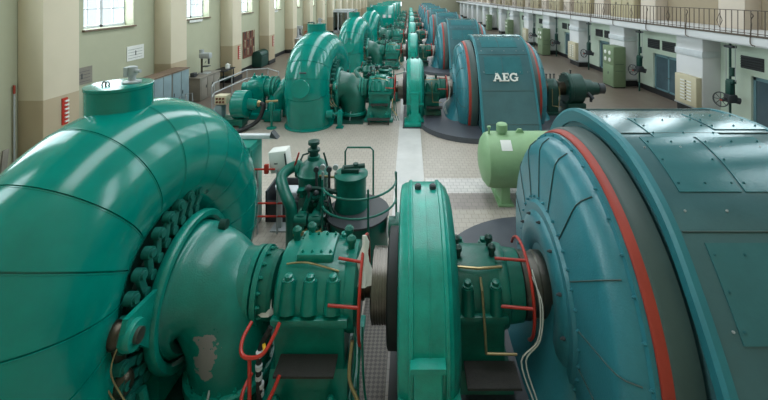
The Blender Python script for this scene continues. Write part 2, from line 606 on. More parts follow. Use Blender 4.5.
# upper wall
UX = 15.6
mb = MB()
UZ0, UZ1 = 9.0, 19.0
mb.bx(UX, UX + .4, YB, YE, GZ1, UZ0)
mb.bx(UX, UX + .4, YB, YE, UZ1, HC)
prev = YB
uw = []
for k in range(-3, 14):
    c = 17.3 + P * k
    if c + 1.7 > YE or c - 1.7 < YB:
        continue
    uw.append(c)
    mb.bx(UX, UX + .4, prev, c - 1.6, UZ0, UZ1)
    prev = c + 1.6
mb.bx(UX, UX + .4, prev, YE, UZ0, UZ1)
struct(mb.build('wall_right_upper', M['tan'], smooth=0))
for c in uw:
    n += 1
    f = MB()
    x = UX + .25
    for y in (c - 1.6, c - .05, c + 1.5):
        f.bx(x - .03, x + .03, y, y + .1, UZ0, UZ1)
    for j in range(6):
        z = UZ0 + j * (UZ1 - UZ0 - .06) / 5
        f.bx(x - .025, x + .025, c - 1.6, c + 1.6, z, z + .06)
    w = struct(f.build('window_%d' % n, M['lgrey'], smooth=0))
    MB().bx(x - .006, x + .006, c - 1.58, c + 1.58, UZ0 + .02, UZ1 - .02).build('pane', M['glass'], w, smooth=0)
for k in range(-4, 14):
    y1 = 16.76 + P * k
    if y1 < YB:
        continue
    t += 1
    struct(MB().bx(UX - .75, UX - .001, y1 + .1, y1 + 1.55, GZ1 + .001, 7.6, .02).build('trim_%d' % t, M['pink']))

# gate with a lit opening in the end wall
n += 1
w = MB()
for i in range(5):
    x = -5.2 + i * .72
    w.bx(x, x + .08, YE - .06, YE - .005, 2.5, 3.6)
w.bx(-5.2, -2.24, YE - .06, YE - .005, 2.42, 2.5).bx(-5.2, -2.24, YE - .06, YE - .005, 3.6, 3.68)
w = struct(w.build('window_%d' % n, M['grey'], smooth=0))
lm, nt_, b_, N_, L_ = newmat('lit_far_window')
b_.inputs['Base Color'].default_value = (.8, .85, .9, 1)
b_.inputs['Emission Color'].default_value = (.85, .92, 1, 1)
b_.inputs['Emission Strength'].default_value = 2.0
MB().bx(-5.15, -2.28, YE - .03, YE - .004, 2.5, 3.6).build('pane', lm, w, smooth=0)

# ------------------------------------------------------------------ machine sets
ORD = ['nearest', 'second', 'third', 'fourth', 'fifth', 'sixth', 'seventh', 'eighth']


def ang(a, r, y=0.0, z=ZC):
    """point on a circle about the shaft, angle from the camera side upwards"""
    a = math.radians(a)
    return (y - r * math.cos(a), z + r * math.sin(a))


Y1 = D1
SX = -4.28


def make_turbine():
    T = thing('spiral_turbine', 'huge glossy teal spiral turbine casing filling the left foreground', 'turbine', (SX, Y1, 0), 'spiral turbines along the left side')
    # scroll
    path = [(-1.14, 0.0, .92), (-1.17, .35, .92), (-1.28, .8, .92)]
    secs = []
    for p in path:
        secs.append(p)
    a = 10
    while a <= 300:
        f = a / 300
        rho = 1.44 + .31 * math.sin(math.radians(min(max(a, 0), 90))) - .13 * max(0, min(1, (a - 90) / 90)) - .3 * max(0, (a - 180) / 120)
        r = .92 - .02 * max(0, (a - 90) / 90) - .34 * max(0, (a - 180) / 120)
        y, z = ang(a, rho)
        secs.append((y, z, r))
        a += 4
    def skew(i):
        u = min(1, max(0, ((i - 3) * 4 + 10 - 35) / 140))
        return .42 * u * u * (3 - 2 * u)
    pts = [V((SX + skew(i), Y1 + s[0], s[1])) for i, s in enumerate(secs)]
    rs = [s[2] for s in secs]
    # weld grooves every fifth section
    P2, R2 = [], []
    for i, (p, r) in enumerate(zip(pts, rs)):
        if 3 <= i < len(pts) - 1 and i % 4 == 3:
            d = (pts[i + 1] - pts[i - 1]).normalized()
            for off, dr in ((-.03, 0), (-.024, .0), (-.02, .005), (-.010, .005), (-.008, -.024), (.006, -.024), (.008, 0), (.02, 0)):
                P2.append(p + d * off)
                R2.append(r + dr)
        else:
            P2.append(p)
            R2.append(r)
    mb = MB()
    mb.tube(P2, R2, 80)
    mb.clip(.02)
    mb.build('scroll_casing', M['teal'], T, 28)
    MB().lathe([(.9, 0.005), (1.02, 0.005), (1.02, .06), (.9, .09)], (SX, Y1 - 1.12, 0), 'z', 56, ring=True).build('inlet_flange', M['teal'], T)
    mb = MB()
    mb.lathe([(.34, -.12), (.37, .02), (.37, .11), (.35, .13)], (SX - .02, Y1 - 2.34, 1.8), (0, -1, .2), 36)
    mb.build('manhole_cover', M['teal'], T)
    MB().box((SX + .02, Y1 - 2.2, 2.36), (.28, .06, .14), .01, Matrix.Rotation(.45, 3, 'X')).build('nameplate', M['dkgrey'], T)
    # cap on the crown
    c = MB()
    c.lathe([(.41, 3.3), (.41, 4.15), (.42, 4.16), (.42, 4.2), (.4, 4.205), (0, 4.21)], (SX + .04, Y1 - .05, 0), 'z', 48)
    cap = c.build('crown_cap', M['teal'], T)
    g = MB().lathe([(.12, 4.21), (.12, 4.23), (.05, 4.24), (.05, 4.31), (.07, 4.32), (.07, 4.44), (.04, 4.45)], (SX + .17, Y1 + .02, 0), 'z', 18)
    g.bx(SX + .10, SX + .15, Y1 - .06, Y1 + .06, 4.30, 4.44).cyl((SX + .2, Y1, 4.38), (SX + .31, Y1, 4.38), .025)
    g.build('pressure_gauge', M['grey'], cap)
    g = MB()
    for dx in (-.05, .0):
        g.arc((SX + dx - .02, Y1 - .2, 4.23), .035, 0, 360, .01, n=12)
    g.build('lifting_eye', M['dksteel'], cap)
    # ring of guide vanes
    mb = MB().lathe([(.5, -3.75), (1.5, -3.75), (1.5, -3.62), (1.44, -3.58), (.9, -3.55), (.84, -3.42), (.82, -3.2), (.5, -3.2)], (0, Y1, ZC), 'x', 64, ring=True)
    for i in range(40):
        y, z = ang(i * 9, 1.42, Y1)
        mb.bolt((-3.6, y, z), (1, 0, 0), .026, .035)
    mb.build('stay_ring', M['dkgreen'], T)
    for i in range(14):
        a = i * 10.5 - 22
        y, z = ang(a, 1.25, Y1)
        y2, z2 = ang(a - 9, .99, Y1)
        m = MB()
        m.cyl((-3.37, y, z), (-3.27, y, z), .075, n=18).cyl((-3.28, y, z), (-3.24, y, z), .05, n=12)
        d = V((0, y2 - y, z2 - z))
        rot = Matrix.Rotation(math.atan2(d.z, d.y), 3, 'X')
        m.box((-3.33, (y + y2) / 2, (z + z2) / 2), (.06, d.length, .1), .015, rot)
        m.cyl((-3.4, y2, z2), (-3.28, y2, z2), .06, n=14)
        m.build('vane_lever', M['lever'], T)
    # regulating ring with eyes
    mb = MB().lathe([(.84, -3.27), (.95, -3.27), (.97, -3.24), (.97, -3.16), (.95, -3.13), (.88, -3.13), (.84, -3.17)], (0, Y1, ZC), 'x', 64, ring=True)
    rr = mb.build('regulating_ring', M['teal_mach'], T)
    y, z = ang(16, 1.3, Y1)
    web = []
    for a in (70, 58, 46, 34):
        web.append(ang(a, .96, Y1))
    y1_, z1_ = ang(22, 1.42, Y1)
    web += [(y1_, z1_ + .06), (y - .16, z), (y - .08, z - .14), (y + .06, z - .15)]
    for a in (-4, -14, -24):
        web.append(ang(a, .96, Y1))
    for a in (0, 20, 40, 60):
        web.append(ang(a, .88, Y1))
    m = MB().prism(web, -3.24, -3.18, 'yz')
    m.build('ring_lug', M['teal_mach'], rr)
    MB().lathe([(.08, -.06), (.15, -.06), (.16, -.03), (.16, .03), (.15, .06), (.08, .06)], (-3.18, y, z), 'x', 24, ring=True).build('ring_eye', M['teal_mach'], rr)
    MB().cyl((-3.5, y, z), (-3.26, y, z), .12, n=20).cyl((-3.2, y, z), (-3.08, y, z), .08).build('eye_pin', M['steel'], rr)
    rod = MB().tube([(-3.36, y + .0, z - .05), (-3.36, y + .05, z - .35), (-3.36, y + .1, z - 1.1)], [.1, .06, .06], 14)
    rod.ball((-3.36, y + .07, z - .62), .13, (1, 1, 1.2), 16).ball((-3.36, y, z), .15, (1, 1, 1), 16)
    rod.build('link_rod', M['dksteel'], T)
    for q in range(3):
        MB().tube([(-3.46 + q * .1, y - .06, z + .02), (-3.5 + q * .1, y - .16, z - .25), (-3.46 + q * .12, y - .1, z - .6), (-3.25 + q * .1, y - .12, z - .8)], .009, 6, smooth=5).build('grease_line', M['brass'], T)
    MB().tube([(-2.85, Y1 + .2, 1.78), (-2.85, Y1 + .22, 1.95)], [.07, .05], 12).lathe([(.03, -.05), (.08, -.05), (.08, .05), (.03, .05)], (-2.85, Y1 + .22, 1.98), 'x', 16).build('lifting_lug', M['dkgreen'], T)
    # draft elbow
    e = MB()
    e.tube([(-3.3, Y1, ZC), (-3.24, Y1, ZC), (-3.12, Y1, ZC), (-2.92, Y1 - .02, ZC - .02), (-2.74, Y1 - .06, 1.1), (-2.6, Y1 - .14, .82), (-2.55, Y1 - .18, .5), (-2.55, Y1 - .18, .2)],
           [.8, .83, .8, .72, .65, .59, .55, .53], 40, smooth=5)
    e.lathe([(.5, -2.9), (.48, -2.4), (.46, -2.24), (.4, -2.2)], (0, Y1 - .01, ZC), 'x', 40)
    e.clip(.06)
    ob = e.build('draft_elbow', elbow_mat(), T)
    m = MB().lathe([(.44, .2), (.6, .2), (.6, .30), (.58, .32), (.44, .34)], (-2.55, Y1 - .18, 0), 'z', 40, ring=True)
    for i in range(18):
        m.bolt((-2.55 + .54 * math.cos(i * PI / 9), Y1 - .18 + .54 * math.sin(i * PI / 9), .31), (0, 0, 1), .03, .045)
    m.build('elbow_flange', M['teal_mach'], T)
    m = MB().lathe([(.5, -.02), (.58, .0), (.58, .14), (.5, .16)], (-2.55, Y1 - .18, 0.02), 'z', 40)
    m.build('elbow_foot', M['dkgreen'], T)
    # shaft seal rings
    m = MB()
    for x in (-2.27, -2.17):
        m.lathe([(.3, x), (.49, x), (.49, x + .07), (.3, x + .07)], (0, Y1, ZC), 'x', 40, ring=True)
    for i in range(16):
        y, z = ang(i * 22.5, .44, Y1)
        m.bolt((-2.1, y, z), (1, 0, 0), .025, .03)
    m.build('seal_flange', M['teal_mach'], T)
    MB().lathe([(.2, -2.1), (.42, -2.1), (.43, -1.97), (.4, -1.92), (.24, -1.9), (.2, -1.95)], (0, Y1, ZC), 'x', 36, ring=True).build('seal_housing', M['green'], T)
    MB().tube([(-2.78, Y1 - .44, 1.42), (-2.78, Y1 - .5, 1.36), (-2.78, Y1 - .52, 1.28)], [.05, .06, .03], 10).build('grease_nipple', M['teal_mach'], T)
    MB().lathe([(.15, -1.98), (.15, -1.82), (.001, -1.81)], (0, Y1, ZC), 'x', 28).build('shaft', M['steel'], T)
    MB().tube([(-2.46, Y1 - .5, 1.05), (-2.5, Y1 - .6, .95), (-2.58, Y1 - .72, .4), (-2.62, Y1 - .8, .02)], .014, 6, smooth=4).build('drain_pipe', M['lgrey'], T)
    MB().tube([(-2.95, Y1 - .95, .12), (-3.15, Y1 - 1.05, .42), (-3.25, Y1 - 1.02, .75)], .06, 10).build('servo_rod', M['green'], T)
    MB().bx(-3.3, -2.0, Y1 - 1.15, Y1 + .7, .0, .05).build('base_plate', M['dkgreen'], T, smooth=0)
    # bearing arm on the front right (pedestal with horizontal arm)
    m = MB().bx(-3.05, -2.75, Y1 - 1.72, Y1 - 1.42, .02, .05).box((-2.9, Y1 - 1.57, .36), (.2, .2, .66), .02)
    m.bx(-2.98, -2.82, Y1 - 1.66, Y1 - 1.48, .66, .74, .01)
    m.cyl((-3.25, Y1 - 1.57, .58), (-2.95, Y1 - 1.57, .58), .05)
    m.cyl((-3.45, Y1 - 1.57, .58), (-3.2, Y1 - 1.57, .58), .17, n=20)
    m.build('outlet_valve', M['teal'], T)
    return T


PATCH = (-2.62 - SX, -.72, .86)


def make_shaft():
    T = thing('drive_shaft', 'bare steel drive shaft and coupling left of the nearest flywheel', 'shaft', (-.45, Y1, 0), 'drive shafts')
    MB().lathe([(.16, -.715), (.16, -.71), (.2, -.7), (.2, -.66), (.17, -.65), (.17, -.5)], (0, Y1, ZC), 'x', 28).build('shaft', M['dksteel'], T)
    pr = [(.16, -.55), (.42, -.55), (.45, -.53)]
    for i in range(6):
        x = -.53 + i * .035
        pr += [(.47, x), (.47, x + .022), (.455, x + .024), (.455, x + .033)]
    pr += [(.47, -.31), (.16, -.31)]
    MB().lathe(pr, (0, Y1, ZC), 'x', 48).build('coupling', M['steel'], T)
    return T


def make_bearing():
    """arched bearing housing left of the flywheel"""
    T = thing('shaft_bearing', 'teal bolted bearing housing beside the steel coupling in the foreground', 'bearing', (-1.3, Y1, 0), 'turbine side bearings')
    x0, x1 = -1.82, -.88

    def arch(r, hw, zb):
        P_ = [(Y1 - hw, zb), (Y1 - hw, ZC - .25)]
        for a in range(0, 181, 10):
            y, z = ang(a, r, Y1)
            P_.append((y, z))
        P_ += [(Y1 + hw, ZC - .25), (Y1 + hw, zb)]
        return P_
    MB().prism(arch(.55, .52, .5), x0, x1, 'yz', .03).build('housing', M['teal_mach'], T)
    m = MB()
    m.lathe([(.17, x0 - .04), (.44, x0 - .04), (.5, x0 - .01), (.52, x0 + .05), (.17, x0 + .05)], (0, Y1, ZC), 'x', 40, ring=True)
    m.build('end_cover', M['teal_mach'], T)
    m = MB()
    m.lathe([(.2, x1 - .05), (.53, x1 - .05), (.55, x1 + .02), (.55, x1 + .12), (.48, x1 + .16), (.2, x1 + .16)], (0, Y1, ZC), 'x', 40, ring=True)
    m.build('end_cover', M['teal_mach'], T)
    # parting flange and bolted cap ribs
    MB().bx(x0 - .02, x1 + .06, Y1 - .62, Y1 - .5, ZC - .13, ZC - .02, .015).build('parting_flange', M['teal_mach'], T)
    MB().bx(x0 - .02, x1 + .06, Y1 + .5, Y1 + .62, ZC - .13, ZC - .02, .015).build('parting_flange', M['teal_mach'], T)
    for x in (x0 + .18, (x0 + x1) / 2, x1 - .16):
        for sg in (-1, 1):
            m = MB().cyl((x, Y1 + sg * .53, ZC + .02), (x, Y1 + sg * .44, ZC + .38), .12, .095, 16)
            m.lathe([(.075, .38), (.075, .41), (.055, .415), (.055, .46), (.03, .47)], (x, Y1 + sg * .46, ZC), 'z', 10)
            m.build('cap_bolt', M['teal_mach'], T)
    m = MB().bx(x0 + .22, x1 - .2, Y1 - .26, Y1 + .26, ZC + .46, ZC + .6, .03)
    for i in range(4):
        m.bolt((x0 + .3 + i * .13, Y1 - .2, ZC + .6), (0, 0, 1), .022, .02)
        m.bolt((x0 + .3 + i * .13, Y1 + .2, ZC + .6), (0, 0, 1), .022, .02)
    m.build('inspection_lid', M['teal_mach'], T)
    for x, y in ((x0 + .1, .2), (x1 - .05, .22), (x1 + .02, -.02), (x0 + .3, .3)):
        MB().lathe([(.05, .42), (.05, .62), (.07, .63), (.07, .68), (.03, .72)], (x, Y1 + y, ZC), 'z', 12).build('oil_cup', M['green'], T)
    m = MB().tube([(x0 + .1, Y1 - .3, ZC + .5), (x0 + .4, Y1 - .32, ZC + .53), (x1 - .1, Y1 - .36, ZC + .44)], .013, 6, smooth=4)
    m.build('oil_pipe', M['brass'], T)
    # foot
    m = MB().prism([(Y1 - .52, .5), (Y1 - .62, .3), (Y1 - .66, .02), (Y1 + .66, .02), (Y1 + .62, .3), (Y1 + .52, .5)], x0 - .06, x1 + .06, 'yz', .02)
    m.bx(x0 - .16, x1 + .14, Y1 - .95, Y1 + .8, .01, .12, .02)
    m.build('foot', M['teal_mach'], T)
    for x in (x0 + .12, x1 - .12):
        MB().lathe([(.09, .1), (.09, .34), (.06, .36), (.05, .42), (.02, .46)], (x, Y1 - .82, 0), 'z', 12).build('anchor_bolt', M['teal_mach'], T)
    m = MB().bx(x0 + .1, x1 - .08, Y1 - .84, Y1 - .54, .69, .72)
    m.bx(x0 + .16, x0 + .2, Y1 - .6, Y1 - .51, .56, .69).bx(x1 - .2, x1 - .16, Y1 - .6, Y1 - .51, .56, .69)
    m.build('step_plate', M['dkchequer'], T, smooth=0)
    m = MB().bx(x0 + .0, x1 + .02, Y1 - 1.3, Y1 - 1.0, .2, .23).bx(x0 + .05, x0 + .09, Y1 - 1.28, Y1 - 1.02, .02, .2).bx(x1 - .06, x1 - .02, Y1 - 1.28, Y1 - 1.02, .02, .2)
    m.build('step_plate', M['dkchequer'], T, smooth=0)
    # red guard hoop
    h = MB().arc((x1 + .21, Y1, ZC - .05), .66, -62, 205, .022, n=26)
    a = ang(18, .66, Y1, ZC - .05)
    h.cyl((x1 + .21, a[0], a[1]), (x1 - .2, a[0] + .02, a[1] + .02), .02, n=8)
    a = ang(62, .66, Y1, ZC - .05)
    h.cyl((x1 + .21, a[0], a[1]), (x1 - .12, a[0] + .05, a[1] + .02), .02, n=8)
    h.build('guard_hoop', M['red'], T)
    m = MB()
    for q in range(3):
        m.tube([(x1 + .14 + q * .05, Y1 - .5, ZC - .2), (x1 + .16 + q * .05, Y1 - .62, .7), (x1 + .12 + q * .09, Y1 - .68, .3), (x1 + .2 + q * .1, Y1 - .8, .05)], .016, 6, smooth=4)
    m.build('cooling_pipe', M['green'], T)
    m = MB().tube([(x1 + .12, Y1 - .6, .95), (x1 + .1, Y1 - .72, .6), (x1 + .2, Y1 - .8, .42), (x1 + .32, Y1 - .9, .3)], .025, 8, smooth=5)
    m.build('drain_hose', M['brass'], T)
    return T


def make_flywheel():
    T = thing('flywheel_guard', 'tall round teal flywheel guard at the centre foreground', 'flywheel', (.18, Y1, 0), 'flywheel guards')
    R = 1.37
    pr = [(.6, -.15), (1.2, -.15), (1.3, -.13), (1.335, -.07), (1.34, -.02), (1.365, -.015), (R + .005, 0), (R + .005, .035), (1.35, .045), (1.35, .4),
          (R + .005, .41), (R + .005, .45), (1.35, .465), (1.33, .5)]
    m = MB().lathe(pr + [(.6, .5)], (0, Y1, ZC), 'x', 80).clip(.03)
    m.build('wheel_guard', M['fly'], T)
    m = MB().lathe([(.9, .46), (1.32, .46), (1.32, .5), (1.27, .56), (1.2, .58), (1.17, .6), (.9, .6)], (0, Y1, ZC), 'x', 80).clip(.03)
    m.build('guard_rim', M['fly2'], T)
    m = MB().lathe([(.1, -.31), (.7, -.31), (.73, -.29), (.73, -.17), (.7, -.155), (.1, -.155)], (0, Y1, ZC), 'x', 64)
    m.build('brake_disc', M['black'], T)
    # parting seam with bolts and front pedestal
    for x in (.12, .34):
        m = MB().lathe([(.05, 0), (.05, .06), (.03, .08)], (x, Y1 + .1, ZC + 1.34), 'z', 12)
        m.build('lifting_bolt', M['dkgrey'], T)
    m = MB().lathe([(1.345, .22), (1.358, .222), (1.358, .236), (1.345, .238)], (0, Y1, ZC), 'x', 80, ring=True).clip(.03)
    m.build('weld_seam', M['fly'], T)
    m = MB()
    m.prism([(Y1 - 1.2, 1.42), (Y1 - 1.41, 1.42), (Y1 - 1.44, 1.3), (Y1 - 1.44, .8), (Y1 - 1.46, .45), (Y1 - 1.54, .24), (Y1 - 1.56, .06), (Y1 - .9, .06), (Y1 - .9, 1.2)], .04, .36, 'yz', .025)
    m.prism([(Y1 - 1.2, 1.36), (Y1 - 1.46, 1.36), (Y1 - 1.46, 1.42), (Y1 - 1.2, 1.44)], .0, .4, 'yz', .01)
    m.bx(-.24, .6, Y1 - 1.6, Y1 - .8, .04, .2, .02)
    m.prism([(-.02, .2), (.42, .2), (.59, .2), (.46, .34), (.42, .5), (-.02, .5), (-.06, .34), (-.2, .2)], Y1 - 1.45, Y1 - 1.0, 'xz')
    m.build('pedestal', M['fly'], T)
    m = MB()
    m.bx(-.14, .58, Y1 - 1.36, Y1 - 1.1, .86, .92, .008)
    m.build('stiffening_rib', M['fly'], T)
    MB().bx(-.3, .6, Y1 - 1.68, Y1 + 1.5, .001, .045).build('base_slab', M['dkgrey'], T, smooth=0)
    return T


def make_bearing_b():
    """bearing housing between flywheel and generator"""
    T = thing('generator_bearing', 'teal bearing housing between the nearest flywheel and the big blue generator', 'bearing', (1.1, Y1, 0), 'generator side bearings')
    x0, x1 = .64, 1.28

    def arch(r, hw, zb):
        P_ = [(Y1 - hw, zb), (Y1 - hw, ZC - .25)]
        for a in range(0, 181, 10):
            P_.append(ang(a, r, Y1))
        return P_ + [(Y1 + hw, ZC - .25), (Y1 + hw, zb)]
    MB().prism(arch(.5, .47, .4), x0, x1, 'yz', .03).build('housing', M['green'], T)
    m = MB().lathe([(.2, x1 - .05), (.5, x1 - .05), (.52, x1 + .02), (.5, x1 + .08), (.46, x1 + .1), (.44, x1 + .3), (.2, x1 + .3)], (0, Y1, ZC), 'x', 40, ring=True)
    m.build('end_cover', M['green'], T)
    MB().bx(x0 - .01, x1 + .03, Y1 - .57, Y1 - .45, ZC - .12, ZC - .02, .015).build('parting_flange', M['green'], T)
    MB().bx(x0 - .01, x1 + .03, Y1 + .45, Y1 + .57, ZC - .12, ZC - .02, .015).build('parting_flange', M['green'], T)
    for x in (x0 + .14, x1 - .12):
        for sg in (-1, 1):
            m = MB().cyl((x, Y1 + sg * .5, ZC - .02), (x, Y1 + sg * .46, ZC + .3), .09, .08, 14)
            m.lathe([(.07, .3), (.07, .33), (.05, .335), (.05, .38), (.03, .39)], (x, Y1 + sg * .46, ZC), 'z', 10)
            m.build('cap_bolt', M['green'], T)
    m = MB().tube([(x0 + .32, Y1 - .42, ZC + .4), (x0 + .32, Y1 - .55, ZC + .32), (x0 + .34, Y1 - .62, ZC - .1), (x0 + .36, Y1 - .62, ZC - .45)], .018, 8)
    m.tube([(x0 + .02, Y1 - .3, ZC + .46), (x0 + .3, Y1 - .36, ZC + .48), (x1, Y1 - .3, ZC + .46)], .018, 8)
    m.tube([(x0 + .36, Y1 - .62, ZC - .45), (x1 + .12, Y1 - .62, ZC - .46)], .016, 8)
    m.build('oil_pipe', M['brass'], T)
    for x, y in ((x0 + .05, -.12), (x0 + .05, .1), (x1 - .1, -.1), (x1 - .1, .12)):
        MB().lathe([(.04, .46), (.04, .56), (.06, .57), (.06, .62), (.02, .65)], (x, Y1 + y, ZC), 'z', 10).build('oil_cup', M['dkgreen'], T)
    m = MB().prism([(Y1 - .47, .42), (Y1 - .56, .2), (Y1 - .62, .02), (Y1 + .62, .02), (Y1 + .56, .2), (Y1 + .47, .42)], x0 - .03, x1 + .1, 'yz', .02)
    m.build('foot', M['green'], T)
    m = MB().bx(x0 + .08, x1 + .12, Y1 - .86, Y1 - .5, .56, .59).bx(x0 + .12, x0 + .16, Y1 - .6, Y1 - .48, .42, .56).bx(x1 - .02, x1 + .02, Y1 - .6, Y1 - .48, .42, .56)
    m.build('step_plate', M['dkchequer'], T, smooth=0)
    h = MB().arc((x1 + .36, Y1, ZC - .02), .6, -52, 150, .022, n=22)
    for a0 in (12, 64):
        a = ang(a0, .6, Y1, ZC - .02)
        h.cyl((x1 + .36, a[0], a[1]), (x1 - .08, a[0] + .05, a[1]), .02, n=8)
    h.build('guard_hoop', M['red'], T)
    m = MB()
    for q in range(2):
        m.tube([(x1 + .42, Y1 - .3, ZC + .42 - q * .1), (x1 + .46 + q * .03, Y1 - .52, ZC + .1), (x1 + .4 + q * .03, Y1 - .6, ZC - .3), (x1 + .18 + q * .06, Y1 - .62, ZC - .55), (x1 + .3 + q * .05, Y1 - .72, .3)], .01, 6, smooth=5)
    m.build('sensor_cable', M['cloth'], T)
    m = MB().lathe([(.2, x1 + .31), (.4, x1 + .31), (.42, x1 + .33), (.42, x1 + .42), (.4, x1 + .44), (.4, x1 + .54), (.42, x1 + .56), (.42, x1 + .7), (.2, x1 + .74)], (0, Y1, ZC), 'x', 40)
    m.build('shaft_collar', M['steel'], T)
    return T


PROF = [(-3.2, .21 - ZC), (-3.02, -.62), (-2.72, .02), (-2.42, .68), (-2.02, 1.33), (-1.52, 1.93), (-.82, 2.33), (0, 2.43),
        (.82, 2.33), (1.52, 1.93), (2.02, 1.33), (2.42, .68), (2.72, .02), (3.02, -.62), (3.2, .21 - ZC)]


def prof_pts(sub=4, off=0.0):
    """smooth casing outline (y, z), front foot over the top to the back foot"""
    pts = [V((a, b, 0)) for a, b in PROF]
    out = []
    m = len(pts)
    for i in range(m - 1):
        a, b, c, d = pts[max(i - 1, 0)], pts[i], pts[i + 1], pts[min(i + 2, m - 1)]
        for s in range(sub):
            u = s / sub
            out.append(0.5 * ((2 * b) + (c - a) * u + (2 * a - 5 * b + 4 * c - d) * u * u + (3 * b - a - 3 * c + d) * u ** 3))
    out.append(pts[-1])
    res = []
    for i, p in enumerate(out):
        tg = (out[min(i + 1, len(out) - 1)] - out[max(i - 1, 0)]).normalized()
        nm = V((-tg.y, tg.x, 0))
        q = p + nm * off
        res.append((Y1 + q.x, ZC + q.y, nm.x, nm.y))
    return res


def patch(mb, i0, i1, x0, x1, off=.012, sub=8):
    """sheet-metal plate that follows the casing between two stations of the outline"""
    pr = prof_pts(sub, 0.0)
    po = prof_pts(sub, off)
    A, B = [], []
    for i in range(i0, i1 + 1):
        A.append((po[i][0], po[i][1]))
        B.append((pr[i][0], pr[i][1] - .0))
    mb.prism(A + B[::-1], x0, x1, 'yz')
    for i in (i0 + 1, (i0 + i1) // 2, i1 - 1):
        for x in (x0 + .05, (x0 + x1) / 2, x1 - .05):
            if i == (i0 + i1) // 2 and x == (x0 + x1) / 2:
                continue
            mb.bolt((x, po[i][0], po[i][1]), (0, po[i][2], po[i][3]), .014, .01)
    return mb


